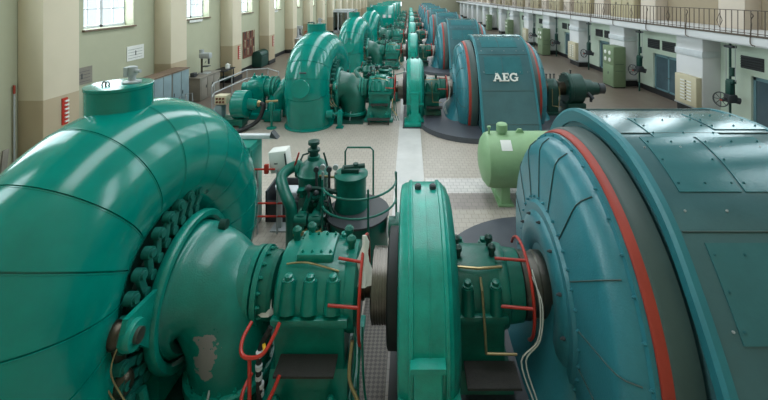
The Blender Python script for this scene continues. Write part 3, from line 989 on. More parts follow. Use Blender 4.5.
def make_generator():
    T = thing('generator', 'huge blue generator with a red band filling the right foreground', 'generator', (3.8, Y1, 0), 'big blue generators')
    X0, X1 = 2.7, 4.95
    pr = prof_pts(6)
    m = MB().prism([(p[0], p[1]) for p in pr], X0 + .06, X1 - .06, 'yz')
    m.build('stator_casing', M['gencase'], T, 30)
    for xa, xb, xc in ((X0, X0 + .1, -1), (X1 - .1, X1, 1)):
        m = MB()
        po = prof_pts(6, .012)
        pi = prof_pts(6, -.20)
        pm = prof_pts(6, -.03)
        e0, e1 = (xa, xb) if xc < 0 else (xb, xa)
        rings = []
        for o_, mm, i_ in zip(po, pm, pi):
            rings.append([(e1, o_[0], o_[1]), (e0 + .03 * -xc, o_[0], o_[1]), (e0, mm[0], mm[1]), (e0 + .035 * -xc, i_[0], i_[1]), (e1, i_[0], i_[1])])
        m.rings(rings)
        m.clip(.2)
        m.build('end_flange', M['flange'], T, 30)
    # dark shroud, red band, bell on each side
    for sg, xm in ((-1, 0), (1, X0 + X1)):
        def X(x):
            return x if sg < 0 else xm - x
        m = MB().lathe([(1.2, X(2.72)), (2.19, X(2.72)), (2.18, X(2.5)), (2.15, X(2.46)), (1.2, X(2.46))], (0, Y1, ZC), 'x', 96).clip(.2)
        m.build('shroud', M['genband'], T)
        m = MB().lathe([(1.9, X(2.47)), (2.15, X(2.47)), (2.13, X(2.38)), (2.11, X(2.36)), (1.9, X(2.36))], (0, Y1, ZC), 'x', 96, ring=True).clip(.2)
        m.build('red_band', M['redband'], T)
        prf = [(.5, X(2.37)), (2.09, X(2.37)), (2.09, X(2.31)), (2.03, X(2.295)), (2.01, X(2.23)), (1.93, X(2.12)), (1.84, X(2.07)), (1.72, X(2.05)), (1.1, X(1.99)), (1.06, X(1.95)), (.5, X(1.95))]
        m = MB().lathe(prf, (0, Y1, ZC), 'x', 96).clip(.2)
        for i in range(36):
            a = i * 10 + 4
            y, z = ang(a, 2.06, Y1)
            if z > .3:
                m.bolt((X(2.30), y, z), (sg, 0, 0), .017, .018)
            y, z = ang(a, 1.14, Y1)
            if z > .3:
                m.bolt((X(1.995), y, z), (sg, 0, 0), .02, .022)
        bell = m.build('end_bell', M['genblue'], T)
        seam = MB()
        for a in (-8, 14, 38, 62, 84, 104, 124, 146, 168):
            P_ = []
            for r, x in ((1.12, 1.985), (1.72, 2.043), (1.84, 2.062), (1.935, 2.112), (2.02, 2.23)):
                y, z = ang(a, r, Y1)
                P_.append((X(x), y, z))
            seam.tube(P_, .008, 6)
        seam.build('bell_seam', M['genband'], bell)
        # bearing bracket: arch on top that widens to a foot
        secs = ((.2, 1.32, 1.54), (.45, 1.17, 1.67), (.75, 1.07, 1.78), (1.05, 1.02, 1.87), (1.28, 1.0, 1.92))
        m = MB()
        # lower skirt as a loft, rounded in plan
        rings = []
        for z, hw, xl in secs:
            r_ = []
            for q in range(25):
                u = math.cos(PI - PI * q / 24)
                e = 1 - math.sqrt(max(0, 1 - abs(u) ** 3.0))
                r_.append((X(xl + .42 * e), Y1 + hw * u, z))
            r_.append((X(2.34), Y1 + hw, z))
            r_.append((X(2.34), Y1 - hw, z))
            rings.append(r_)
        m.rings(rings)
        m.lathe([(.45, X(2.05)), (.48, X(1.97)), (.56, X(1.91)), (.68, X(1.88)), (.8, X(1.88)), (.92, X(1.92)), (1.0, X(2.0)), (1.02, X(2.12)), (.45, X(2.12))], (0, Y1, ZC), 'x', 64, ring=True)
        m.build('bearing_bracket', M['genblue'], T, 40)
        for i in range(7):
            y, z = ang(i * 30 + 0, .9, Y1)
            MB().bolt((X(1.91), y, z), (sg, 0, .0), .022, .03).build('bolt', M['dkgrey'], T)
    # plates on the casing (stations of the outline, 8 per span)
    for i0, i1, xa, xb in ((42, 50, 3.0, 3.7), (42, 50, 3.74, 4.5), (29, 37, 3.0, 3.7), (29, 37, 3.74, 4.5), (50, 56, 3.2, 4.1), (52, 58, 4.15, 4.85)):
        patch(MB(), i0, i1, xa, xb).build('access_plate', M['genpanel'], T, 30)
    for i in (8, 22, 38, 51, 61):
        m = MB()
        po = prof_pts(8, .006)
        m.tube([(X0 + .12, po[i][0], po[i][1]), (X1 - .12, po[i][0], po[i][1])], .009, 6)
        m.build('casing_seam', M['genband'], T)
    po = prof_pts(8, .0)
    for x in (X0 + .25, 3.4, 3.9, 4.4, X1 - .25):
        for i in (57, 48, 40, 30):
            MB().bolt((x, po[i][0], po[i][1]), (0, po[i][2], po[i][3]), .013, .012).build('bolt', M['grey'], T)
    return T


def make_plinth(y, name):
    m = MB()
    poly = []
    def corner(cx, cy, r, a0, a1, n=14):
        for i in range(n + 1):
            a = math.radians(a0 + (a1 - a0) * i / n)
            poly.append((cx + r * math.cos(a), cy + r * math.sin(a)))
    corner(2.75, y - .9, 2.4, 270, 180)
    corner(2.75, y + 1.1, 2.4, 180, 90)
    poly += [(7.2, y + 3.55), (7.6, y + 3.2), (7.6, y - 3.0), (7.2, y - 3.35)]
    m.prism(poly, .001, .2, 'xy', .015)
    return struct(m.build(name, M['plinth'], smooth=30))


def letters(T):
    """the three white letters fixed across the front slope of the casing"""
    pr = prof_pts(8, .0)
    # frame on the slope
    j = min(range(len(pr) // 2), key=lambda i: abs(pr[i][1] - 2.06))
    p0 = V((3.3, pr[j][0], pr[j][1]))
    nrm = V((0, pr[j][2], pr[j][3]))
    up = V((0, pr[j + 1][0] - pr[j - 1][0], pr[j + 1][1] - pr[j - 1][1])).normalized()
    ux = V((1, 0, 0))
    def bar(m, a, b, w, d=.035):
        w = w * .82
        a3, b3 = p0 + ux * a[0] * .86 + up * a[1] * .8 + nrm * .02, p0 + ux * b[0] * .86 + up * b[1] * .8 + nrm * .02
        dirv = (b3 - a3).normalized()
        side = dirv.cross(nrm).normalized()
        q = [a3 - side * w / 2, a3 + side * w / 2, b3 + side * w / 2, b3 - side * w / 2]
        m.rings([[v - nrm * .03 for v in q], [v + nrm * d for v in q]])
    h = .4
    m = MB()
    bar(m, (.03, 0), (.17, h), .06); bar(m, (.33, 0), (.17, h), .09); bar(m, (.09, .13), (.28, .13), .05)
    bar(m, (-.02, .02), (.1, .02), .045); bar(m, (.25, .02), (.4, .02), .045); bar(m, (.1, h - .02), (.22, h - .02), .05)
    m.build('letter_a', M['white'], T, 0)
    m = MB()
    o = .43
    bar(m, (o + .07, 0), (o + .07, h), .09); bar(m, (o - .01, .02), (o + .28, .02), .05); bar(m, (o - .01, h - .02), (o + .28, h - .02), .05)
    bar(m, (o + .07, h / 2), (o + .2, h / 2), .05); bar(m, (o + .265, 0), (o + .265, .11), .035); bar(m, (o + .265, h - .11), (o + .265, h), .035)
    bar(m, (o + .195, h / 2 - .06), (o + .195, h / 2 + .06), .035)
    m.build('letter_e', M['white'], T, 0)
    m = MB()
    o = .94
    pts = [(o + .16 * math.cos(math.radians(a)), h / 2 + .18 * math.sin(math.radians(a))) for a in range(45, 331, 19)]
    for a, b in zip(pts, pts[1:]):
        bar(m, a, b, .075)
    bar(m, (o + .13, .02), (o + .13, .19), .07); bar(m, (o + .03, .18), (o + .2, .18), .045); bar(m, (o + .135, h - .13), (o + .135, h), .035)
    m.build('letter_g', M['white'], T, 0)


def make_governor():
    gy = Y1 + 2.75
    T = thing('governor', 'dark green turbine governor with round platform between the first two sets', 'governor', (-1.7, gy, 0), 'turbine governors')
    # round oil tank with platform
    MB().lathe([(.62, .02), (.62, .76), (.58, .79), (0, .79)], (-1.1, gy - .1, 0), 'z', 40).build('oil_tank', M['green'], T)
    MB().lathe([(.68, .79), (.68, .83), (0, .835)], (-1.13, gy - .1, 0), 'z', 48).build('platform', M['dkgrey'], T)
    MB().lathe([(.36, .835), (.36, .9), (.33, 1.02), (.33, 1.5), (.37, 1.52), (.37, 1.56), (.3, 1.6), (.1, 1.62)], (-1.3, gy + .05, 0), 'z', 36).build('pendulum_housing', M['green'], T)
    m = MB().bx(-1.5, -1.12, gy - .08, gy + .16, 1.6, 1.7, .01).cyl((-1.45, gy, 1.7), (-1.0, gy + .08, 1.72), .05).cyl((-1.2, gy + .05, 1.6), (-1.2, gy + .05, 1.78), .06)
    m.build('pilot_valve', M['dkgreen'], T)
    # handrails
    m = MB()
    for z in (1.1, 1.48):
        P_ = [(-1.1 + .8 * math.cos(a), gy - .1 + .8 * math.sin(a), z) for a in [math.radians(q) for q in range(205, 382, 12)]]
        P_[-1] = (P_[-1][0], P_[-1][1], z + .1)
        m.tube(P_, .022, 8)
    for a in (205, 290, 360):
        a = math.radians(a)
        m.cyl((-1.1 + .8 * math.cos(a), gy - .1 + .8 * math.sin(a), .05), (-1.1 + .8 * math.cos(a), gy - .1 + .8 * math.sin(a), 1.66), .022, n=8)
    m.build('handrail', M['green'], T)
    m = MB().tube([(-1.55, gy + .75, .05), (-1.55, gy + .75, 1.75), (-1.5, gy + .75, 1.85), (-.95, gy + .75, 1.85), (-.88, gy + .75, 1.78), (-.88, gy + .75, .05)], .022, 8)
    m.build('handrail', M['green'], T)
    # side drum
    MB().lathe([(.2, -.45), (.2, -.3), (.27, -.3), (.27, -.22), (.22, -.2), (.22, -.1), (.12, -.06)], (0, gy - .35, .62), 'x', 24).build('oil_pump', M['green'], T)
    # pressure pot with valve
    MB().lathe([(.34, .02), (.34, 1.4), (.38, 1.42), (.38, 1.47), (.34, 1.5), (.3, 1.62), (.18, 1.72), (.14, 1.74), (.14, 1.82), (.1, 1.83)], (-2.2, gy + .35, 0), 'z', 36).build('pressure_pot', M['green'], T)
    m = MB().lathe([(.1, 1.8), (.1, 1.92), (.14, 1.93), (.14, 1.98), (.08, 2.0), (.08, 2.08), (.13, 2.09), (.13, 2.16), (.05, 2.18)], (-2.2, gy + .35, 0), 'z', 20)
    m.tube([(-2.3, gy + .3, 1.9), (-2.42, gy + .25, 1.88), (-2.46, gy + .2, 1.78)], .022, 8)
    m.build('relief_valve', M['dkgreen'], T)
    for dx, mt, a in ((-.42, 'red', .5), (.32, 'dkgreen', -.4)):
        MB().cyl((-2.2 + dx, gy + .3, 1.62), (-2.2 + dx + a * .2, gy + .28, 1.92), .02).build('valve_lever', M[mt], T)
    # pipes
    m = MB().tube([(-2.5, gy + .4, 1.5), (-2.62, gy + .4, 1.56), (-2.8, gy + .3, 1.5), (-2.86, gy + .1, 1.4), (-2.66, gy - .2, 1.2), (-2.5, gy - .35, .95), (-2.5, gy - .35, .02)], .12, 16, smooth=5)
    m.lathe([(.13, -2.6), (.19, -2.6), (.19, -2.52), (.13, -2.52)], (0, gy + .4, 1.5), 'x', 20)
    m.build('oil_main', M['green'], T)
    m = MB().tube([(-2.3, gy - .02, 1.28), (-1.9, gy - .06, 1.26), (-1.5, gy - .1, 1.2)], .05, 10, smooth=4)
    m.tube([(-2.45, gy + .0, 1.1), (-2.2, gy - .15, 1.32), (-1.8, gy - .2, 1.3), (-1.7, gy - .2, .9)], .035, 8, smooth=4)
    m.tube([(-2.1, gy - .1, 1.0), (-1.75, gy - .3, 1.12), (-1.6, gy - .35, .6)], .03, 8, smooth=4)
    m.build('oil_pipe', M['dkgreen'], T)
    m = MB().cyl((-2.0, gy + .05, 1.5), (-1.6, gy - .02, 1.5), .025)
    m.build('manifold_rod', M['brass'], T)
    for i in range(4):
        x = -2.05 + i * .14
        m = MB().cyl((x, gy - .02, 1.15), (x, gy - .02, 1.62), .028).lathe([(.06, -.03), (.06, .03)], (x, gy - .03, 1.68 + .05 * (i % 2)), 'y', 16)
        m.build('pressure_gauge', M['grey' if i % 2 else 'dkgrey'], T)
    # servomotor pair with links
    for x in (-2.28, -1.98):
        m = MB().box((x, gy - .3, .62), (.19, .34, .62), .05).lathe([(.11, -.13), (.11, .13)], (x, gy - .4, .8), 'x', 18)
        m.box((x + .06, gy - .22, 1.02), (.1, .16, .5), .02, Matrix.Rotation(.35, 3, 'Y'))
        m.build('servomotor', M['green'], T)
        MB().lathe([(.075, -.14), (.075, .14)], (x, gy - .42, .55), 'x', 16).build('link_pin', M['brass'], T)
    m = MB().bx(-2.6, -1.7, gy - .65, gy + .7, .001, .12, .02)
    m.build('base_frame', M['dkgreen'], T)
    m = MB()
    for i in range(9):
        a = (-2.45 + random.random() * .9, gy - .35 + random.random() * .5, .7 + random.random() * .5)
        b_ = (a[0] + random.uniform(-.15, .3), a[1] + random.uniform(-.1, .1), a[2] + random.uniform(-.4, .3))
        c = (b_[0] + random.uniform(-.05, .25), b_[1], b_[2] + random.uniform(-.2, .1))
        m.tube([a, b_, c], .017, 6, smooth=3)
    m.build('control_pipe', M['dkgreen'], T)
    for i, (x, y, z) in enumerate(((-2.05, gy - .1, 1.05), (-1.78, gy - .25, .95), (-1.9, gy - .2, .7), (-2.35, gy - .1, 1.22))):
        m = MB().cyl((x, y, z - .1), (x, y, z + .06), .05, n=12).lathe([(.09, .05), (.09, .07), (.03, .08)], (x, y, z), 'z', 14).cyl((x - .1, y, z), (x + .1, y, z), .035, n=10)
        m.build('globe_valve', M['green'], T)
    for i in range(3):
        w = MB().arc((-1.72, gy - .32, .62 + i * .26), .09, 0, 360, .013, n=18)
        w.cyl((-1.72, gy - .41, .62 + i * .26), (-1.72, gy - .23, .62 + i * .26), .01, n=6).cyl((-1.72, gy - .32, .53 + i * .26), (-1.72, gy - .32, .71 + i * .26), .01, n=6).cyl((-1.85, gy - .32, .62 + i * .26), (-1.7, gy - .32, .62 + i * .26), .016, n=8)
        w.build('hand_wheel', M['dkgrey'], T)
    m = MB().box((-2.12, gy - .48, .34), (.62, .12, .2), .03).box((-1.72, gy - .2, .3), (.2, .4, .4), .04)
    m.build('servo_bracket', M['green'], T)
    m = MB().ball((-2.15, gy - .28, 1.4), .07).ball((-2.0, gy - .25, 1.28), .06).cyl((-2.15, gy - .28, 1.2), (-2.15, gy - .28, 1.4), .03)
    m.build('flyball', M['dkgrey'], T)
    return T


def make_exciter():
    T = thing('exciter', 'dark green exciter with stepped end beyond the generator with white letters', 'exciter', (7.2, Y1, 0))
    m = MB().prism([(Y1 - .42, .2)] + [ang(a, .45, Y1) for a in range(0, 181, 12)] + [(Y1 + .42, .2)], 6.15, 6.6, 'yz', .03)
    m.build('bearing_housing', M['dkgreen'], T)
    m = MB().lathe([(.2, 5.7), (.28, 5.7), (.28, 5.95), (.38, 5.97), (.38, 6.1), (.4, 6.15)], (0, Y1, ZC), 'x', 32)
    m.lathe([(.4, 6.6), (.34, 6.7), (.3, 6.72), (.3, 7.1)], (0, Y1, ZC), 'x', 32)
    m.build('shaft', M['dksteel'], T)
    m = MB().lathe([(.3, 7.0), (.66, 7.0), (.72, 7.05), (.72, 7.18), (.66, 7.22), (.66, 7.72), (.56, 7.78)], (0, Y1, ZC), 'x', 48)
    for i in range(16):
        y, z = ang(i * 22.5, .66, Y1)
        m.bolt((7.0, y, z), (-1, 0, 0), .025, .03)
    m.build('exciter_drum', M['dkgreen'], T)
    MB().lathe([(.55, 7.76), (.42, 7.84), (.4, 8.2), (.3, 8.24), (.28, 8.5)], (0, Y1, ZC), 'x', 36).build('commutator_cover', M['dkgreen'], T)
    MB().lathe([(.2, 8.48), (.2, 8.55), (.24, 8.56), (.24, 8.8), (.18, 8.84)], (0, Y1, ZC), 'x', 28).build('tachometer', M['dkgrey'], T)
    m = MB().bx(7.0, 7.8, Y1 - .5, Y1 + .5, .2, .68, .02).bx(6.05, 7.9, Y1 - .6, Y1 + .6, .19, .3, .01)
    m.build('base_frame', M['dkgreen'], T)
    for x in (6.2, 6.38, 6.55, 7.3):
        MB().lathe([(.03, .4), (.03, .62), (.05, .63), (.05, .67)], (x, Y1, ZC + (.18 if x > 7 else 0)), 'z', 8).build('oil_cup', M['dkgrey'], T)
    MB().arc((6.0, Y1, ZC), .52, -45, 160, .02, n=18).build('guard_hoop', M['red'], T)
    m = MB().tube([(6.6, Y1 - .44, ZC + .2), (6.62, Y1 - .52, ZC - .2), (6.55, Y1 - .5, .5)], .022, 8, smooth=3).tube([(6.3, Y1 - .47, ZC + .1), (6.3, Y1 - .5, .6), (6.7, Y1 - .5, .55)], .018, 8)
    m.build('oil_pipe', M['brass'], T)
    m = MB().cyl((7.9, Y1 - .38, ZC - .1), (8.1, Y1 - .5, ZC - .35), .08).cyl((8.05, Y1 - .4, ZC - .3), (8.05, Y1 - .4, ZC - .5), .06)
    m.build('brush_gear', M['dkgrey'], T)
    return T


turbine = make_turbine()
shaft = make_shaft()
bearing = make_bearing()
fly = make_flywheel()
bearing_b = make_bearing_b()
gen = make_generator()
gov = make_governor()
exc = make_exciter()
exc.location.y += S

TL = {1: 'teal spiral turbine casing with round front cover beside the grey handrail',
      2: 'teal spiral turbine casing just behind the one beside the grey handrail',
      3: 'small distant teal spiral turbine casing, farthest of the spiral ones, before the teal arched housings'}
for k in (1, 2, 3):
    tcopy = repeat(turbine, S * k, TL[k])
    for ch in tcopy.children:
        if ch.name.startswith('draft_elbow'):
            ch.material_slots[0].link = 'OBJECT'
            ch.material_slots[0].material = M['elbow2']
WH = {1: 'in the set of the generator with white letters', 2: 'in the third set from the camera', 3: 'in the fourth set from the camera',
      4: 'in the fifth set from the camera', 5: 'in the sixth set from the camera', 6: 'in the seventh set from the camera', 7: 'in the farthest set'}
for k in range(1, 8):
    repeat(fly, S * k, 'round teal flywheel guard ' + WH[k])
    if k < 4:
        repeat(shaft, S * k, 'bare steel drive shaft and coupling ' + WH[k])
    repeat(bearing, S * k, 'teal turbine bearing housing with red hoop ' + WH[k])
    repeat(bearing_b, S * k, 'green bearing housing right of the flywheel ' + WH[k])
    g = repeat(gen, S * k, {1: 'blue generator with three white letters on its front',
                            2: 'blue generator just behind the one with white letters'}.get(k, 'distant blue generator with red band ' + WH[k]))
    if k == 1:
        old = g.location.copy()
        # letters built at the first axis, then carried with the second generator
        tmp = gen
        letters(tmp)
        for ch in [c for c in gen.children if c.name.startswith('letter_')]:
            ch.parent = g
for k in range(1, 7):
    if k < 4:
        repeat(gov, S * k, 'dark green governor with pipes and rails ' + WH[k])
for k in range(8):
    t += 1
    make_plinth(Y1 + S * k, 'trim_%d' % t)

# arched teal housings of the far sets
def make_pelton(y, label):
    T = thing('pelton_turbine', label, 'turbine', (-3.8, y, 0), 'arched teal turbine housings far down the hall')
    poly = [(y - 2.2, .02), (y - 2.2, 2.4)]
    for i in range(13):
        a = PI - PI * i / 12
        poly.append((y + 2.2 * math.cos(a), 2.4 + 1.75 * math.sin(a)))
    poly += [(y + 2.2, .02)]
    MB().prism(poly, -5.4, -2.15, 'yz', .05).build('housing', M['teal'], T)
    for x in (-5.35, -4.6, -3.8, -3.0, -2.25):
        q = [(y + (a - y) * 1.02, b * 1.02 if b > .1 else b) for a, b in poly]
        MB().prism(q, x - .05, x + .05, 'yz').build('rib', M['teal'], T)
    m = MB()
    for i in range(4):
        m.bx(-5.1 + i * .75, -4.75 + i * .75, y - 2.26, y - 2.18, 2.5, 2.9)
    m.build('vent_cover', M['lgrey'], T)
    m = MB().lathe([(.5, -2.2), (.5, -2.1), (.55, -2.1), (.55, -2.04), (.3, -2.02)], (0, y, ZC), 'x', 32)
    m.build('shaft_cover', M['green'], T)
    return T


pel = make_pelton(Y1 + 4 * S, 'nearest of the arched teal housings, behind the last spiral turbine')
PL = ['second arched teal housing behind the spiral turbines', 'third arched teal housing behind the spiral turbines', 'farthest arched teal housing near the end wall']
for k in (1, 2, 3):
    repeat(pel, S * k, PL[k - 1])
for k in range(4, 8):
    y = Y1 + S * k
    T = thing('nozzle_gear', 'dark green nozzle gear and pipes ' + WH[k], 'governor', (-1.6, y - 3.7, 0), 'nozzle gears of the far sets')
    m = MB()
    for i in range(7):
        x = -3.4 + i * .42
        m.cyl((x, y - 3.8 + .4 * (i % 3), .02), (x, y - 3.8 + .4 * (i % 3), 1.2 + .45 * ((i * 3) % 4) / 3), .13, n=14)
        m.ball((x, y - 3.8 + .4 * (i % 3), 1.3 + .45 * ((i * 3) % 4) / 3), .16)
    m.build('valve_column', M['green'], T)
    m = MB()
    for i in range(6):
        m.tube([(-3.4, y - 4.0 + .1 * i, .5 + .2 * i), (-2, y - 4.1 + .12 * i, .7 + .17 * i), (-.5, y - 3.9, .4 + .2 * i)], .05, 8, smooth=3)
    m.build('oil_pipe', M['dkgreen'], T)
    m = MB()
    for i in range(3):
        m.tube([(-.3 + .5 * i, y - 4.3, .02), (-.3 + .5 * i, y - 4.3, 1.5), (.1 + .5 * i, y - 4.3, 1.5), (.1 + .5 * i, y - 4.3, .02)], .04, 8)
    m.build('guard_hoop', M['red'], T)

# ------------------------------------------------------------------ loose things near the front sets
# rag on the hoop
m = MB()
rg = []
for i in range(9):
    z = 2.02 - i * .065
    w = .03 + .012 * i + .01 * math.sin(i * 1.7)
    cx, cy = -.66 + .012 * math.sin(i * 1.3) + .004 * i, Y1 - .1 - .03 * i
    rg.append([(cx + w * (.9 + .3 * math.sin(3 * a + i)) * math.cos(a), cy + .5 * w * (1 + .25 * math.cos(4 * a)) * math.sin(a), z) for a in [2 * PI * j / 14 for j in range(14)]])
m.rings(rg)
tag(m.build('rag', M['cloth']), 'crumpled white rag hung on the red hoop beside the steel coupling', 'rag')
m = MB()
rg = []
for i in range(7):
    z = 1.58 - i * .06
    w = .018 + .014 * i
    rg.append([(-1.98 + w * (1 + .3 * math.sin(3 * a + i)) * math.cos(a), Y1 - .28 - .02 * i + .4 * w * math.sin(a), z - .1) for a in [2 * PI * j / 12 for j in range(12)]])
m.rings(rg)
tag(m.build('rag', M['cloth']), 'small white rag tucked between seal housing and teal bearing in the foreground', 'rag')

# red pipe frame with hoses
T = thing('valve_guard', 'red bent pipe guard around striped hoses in front of the peeled green elbow', 'guard rail', (-1.85, 4.55, 0))
m = MB()
for z in (1.27, .62):
    m.tube([(-2.0, 4.8, z + .1), (-2.03, 4.62, z + .06), (-2.0, 4.5, z), (-1.9, 4.45, z - .02), (-1.74, 4.47, z), (-1.66, 4.6, z + .08), (-1.62, 4.72, z + .16)], .022, 8, smooth=4)
m.cyl((-1.88, 4.45, .02), (-1.88, 4.45, 1.26), .022)
m.build('guard_pipe', M['red'], T)
m = MB().tube([(-1.74, 4.75, 1.35), (-1.84, 4.68, 1.15), (-1.84, 4.62, .9), (-1.82, 4.6, .6), (-1.78, 4.62, .3), (-1.76, 4.7, .03)], .034, 10, smooth=4)
m.build('hose', M['black'], T)
for z in (1.12, .98, .86, .76, .66):
    MB().lathe([(.042, z - .025), (.042, z + .025)], (-1.838 + (.02 if z < .8 else 0), 4.62 + .02 * (z > 1), 0), 'z', 12).build('hose_clamp', M['lgrey'], T)
m = MB().box((-1.78, 4.64, 1.2), (.04, .14, .03), .008, Matrix.Rotation(.5, 3, 'Z'))
m.build('tap_handle', M['yellow'], T)

# chequer plate walkway in the pit left of the flywheel
m = MB().bx(-.8, -.34, 3.9, 6.9, .001, .03)
tag(m.build('walkway_plate', M['chequer'], smooth=0), 'grey chequer plate walkway left of the nearest flywheel guard', 'floor plate')
# cable tray between bearing and plate
T = thing('pipe_run', 'row of green pipes along the floor beside the nearest teal bearing', 'pipes', (-.95, 5.2, 0))
for q in range(3):
    MB().tube([(-1.22 + q * .09, 3.9, .06), (-1.18 + q * .09, 5.6, .06), (-1.1 + q * .09, 6.6, .06)], .028, 8).build('pipe', M['green'], T)
m = MB().bx(-1.3, -.92, 4.4, 4.48, .001, .034).bx(-1.3, -.92, 5.9, 5.98, .001, .034)
m.build('pipe_support', M['dkgrey'], T)

# light green air vessel
T = thing('air_vessel', 'pale green horizontal tank on feet behind the nearest generator', 'tank', (3.2, 10.4, 0))
cy, cz, r = 10.4, 1.02, .72
MB().lathe([(.02, 1.88), (.3, 1.90), (.55, 1.97), (.68, 2.07), (r, 2.2), (r, 4.35), (.68, 4.48), (.55, 4.58), (.3, 4.65), (.02, 4.67)], (0, cy, cz), 'x', 56).build('vessel_shell', M['tank'], T)
for x in (2.5, 3.95):
    MB().prism([(cy - .5, .03), (cy + .5, .03), (cy + .45, .62), (cy, .36), (cy - .45, .62)], x - .12, x + .12, 'yz', .01).bx(x - .2, x + .2, cy - .56, cy + .56, .002, .05).build('vessel_foot', M['tank'], T)
MB().lathe([(.11, 1.68), (.11, 1.78), (.15, 1.79), (.15, 1.98), (.12, 2.01), (0, 2.02)], (2.5, cy - .05, 0), 'z', 24).build('vessel_neck', M['tank'], T)
MB().cyl((2.15, cy - .05, 1.68), (2.15, cy - .05, 1.9), .025).lathe([(.05, 1.88), (.05, 1.93)], (2.15, cy - .05, 0), 'z', 12).build('vent_valve', M['tank'], T)
MB().prism([(2.85, 1.7), (3.15, 1.7), (3.05, 1.84), (2.95, 1.84)], cy - .03, cy + .03, 'xz').build('lifting_lug', M['tank'], T)
a0, a1 = math.radians(38), math.radians(62)
rings = []
for i in range(7):
    a = a0 + (a1 - a0) * i / 6
    rings.append([(x, cy - rr * math.cos(a), cz + rr * math.sin(a)) for x, rr in ((2.38, r + .002), (2.66, r + .002), (2.66, r + .008), (2.38, r + .008))])
MB().rings(rings).build('rating_plate', M['white'], T)

# control desk group behind the first turbine
T = thing('switch_cabinet', 'tall teal switch cabinet just right of the big foreground casing', 'cabinet', (-3.9, 8.95, 0))
m = MB().bx(-4.55, -3.62, 8.6, 9.3, .02, 2.05, .015)
m.build('cabinet_body', M['teal_mach'], T)
MB().bx(-3.618, -3.605, 8.66, 9.24, .15, 1.95, .004).build('cabinet_door', M['teal_mach'], T)
MB().bx(-3.608, -3.58, 8.9, 8.95, 1.2, 1.32).bx(-3.608, -3.57, 8.88, 8.97, .98, 1.04).build('door_handle', M['dkgrey'], T)
T = thing('light_beam', 'long pale grey beam lying on the teal switch cabinet', 'beam', (-4.2, 9.15, 2.05))
m = MB().bx(-5.4, -3.25, 9.08, 9.22, 2.055, 2.15, .01)
m.build('beam', M['lgrey'], T)
MB().prism([(-3.35, 2.1), (-3.16, 2.06), (-3.31, 2.24)], 9.05, 9.25, 'xz').build('beam_bracket', M['dkgrey'], T)
T = thing('instrument_stand', 'white instrument box on a post behind red rails', 'instrument', (-3.1, 9.0, 0))
MB().box((-3.05, 8.95, 1.63), (.42, .34, .5), .03, Matrix.Rotation(-.12, 3, 'Y')).build('instrument_box', M['white'], T)
MB().box((-2.87, 8.77, 1.66), (.03, .02, .36), .0, Matrix.Rotation(-.12, 3, 'Y')).box((-3.1, 8.8, 1.6), (.1, .04, .06), .01).build('display_panel', M['dkgrey'], T)
MB().bx(-3.1, -3.02, 8.92, 9.0, .02, 1.42).bx(-3.25, -2.85, 8.8, 9.15, .002, .03).build('post', M['grey'], T)
T = thing('barrier', 'low red pipe barrier between the switch cabinet and the dark green governor', 'barrier', (-3.2, 8.75, 0))
for z in (.42, .72, 1.5):
    MB().tube([(-3.6, 8.72, z), (-2.72 if z < 1 else -3.1, 8.72, z)], .022, 8).build('rail', M['red'], T)
for x in (-3.5, -3.05, -2.78):
    MB().cyl((x, 8.72, .02), (x, 8.72, 1.5 if x < -3.01 else .8), .02).build('post', M['grey'], T)
MB().box((-3.3, 8.74, 1.5), (.1, .08, .22), .02).build('red_switch', M['red'], T)
T = thing('tool_crate', 'open grey crate with papers behind the red barrier', 'crate', (-3.1, 9.5, 0))
m = MB().bx(-3.5, -2.6, 9.2, 9.9, .002, .05).bx(-3.5, -3.46, 9.2, 9.9, .05, .75).bx(-2.64, -2.6, 9.2, 9.9, .05, .75).bx(-3.5, -2.6, 9.86, 9.9, .05, .75).bx(-3.5, -2.6, 9.2, 9.24, .05, .5)
m.build('crate_box', M['dkgrey'], T, smooth=0)
m = MB().box((-3.05, 9.55, .5), (.5, .4, .3), .06).box((-3.2, 9.5, .7), (.3, .25, .05), .01, Matrix.Rotation(.4, 3, 'Z'))
m.build('bundle', M['lgrey'], T)

# auxiliary group left of the second turbine
AY = Y1 + S
T = thing('thrust_bearing', 'teal upright bearing with elbow pipe left of the second spiral turbine', 'bearing', (-6.6, AY, 0))
m = MB().prism([(AY - .4, .2)] + [ang(a, .48, AY, 1.35) for a in range(0, 181, 15)] + [(AY + .4, .2)], -7.15, -6.5, 'yz', .03)
m.bx(-7.3, -6.35, AY - .6, AY + .6, .01, .25, .02)
m.build('housing', M['teal'], T)
m = MB().lathe([(.3, -7.35), (.34, -7.3), (.34, -7.1)], (0, AY, 1.3), 'x', 28).lathe([(.2, -7.6), (.24, -7.58), (.24, -7.3)], (0, AY, 1.3), 'x', 24)
m.build('end_cover', M['teal'], T)
for x in (-7.0, -6.65):
    MB().lathe([(.07, 0), (.07, .1), (.045, .12), (.045, .2)], (x, AY - .2, 1.78), 'z', 10).build('cap_bolt', M['teal'], T)
m = MB().tube([(-5.2, AY + .2, 1.25), (-5.6, AY + .1, 1.25), (-5.85, AY, 1.1), (-6.0, AY - .1, .8), (-6.0, AY - .1, .05)], [.5, .46, .42, .42, .42], 32, smooth=5)
m.clip(.02)
m.build('suction_elbow', M['teal'], T)
m = MB()
for x in (-6.3, -6.12):
    m.lathe([(.25, x), (.52, x), (.52, x + .08), (.25, x + .08)], (0, AY, 1.28), 'x', 36)
m.lathe([(.25, -6.5), (.4, -6.5), (.4, -5.95), (.25, -5.95)], (0, AY, 1.28), 'x', 32)
m.build('pipe_flange', M['teal_mach'], T)
m = MB().bx(-6.3, -5.6, AY - .9, AY - .6, .02, .5, .02)
m.build('pump_base', M['teal'], T)
T = thing('oil_separator', 'teal drum unit with black hose standing left of the second turbine', 'oil separator', (-7.2, AY - 1.35, 0))
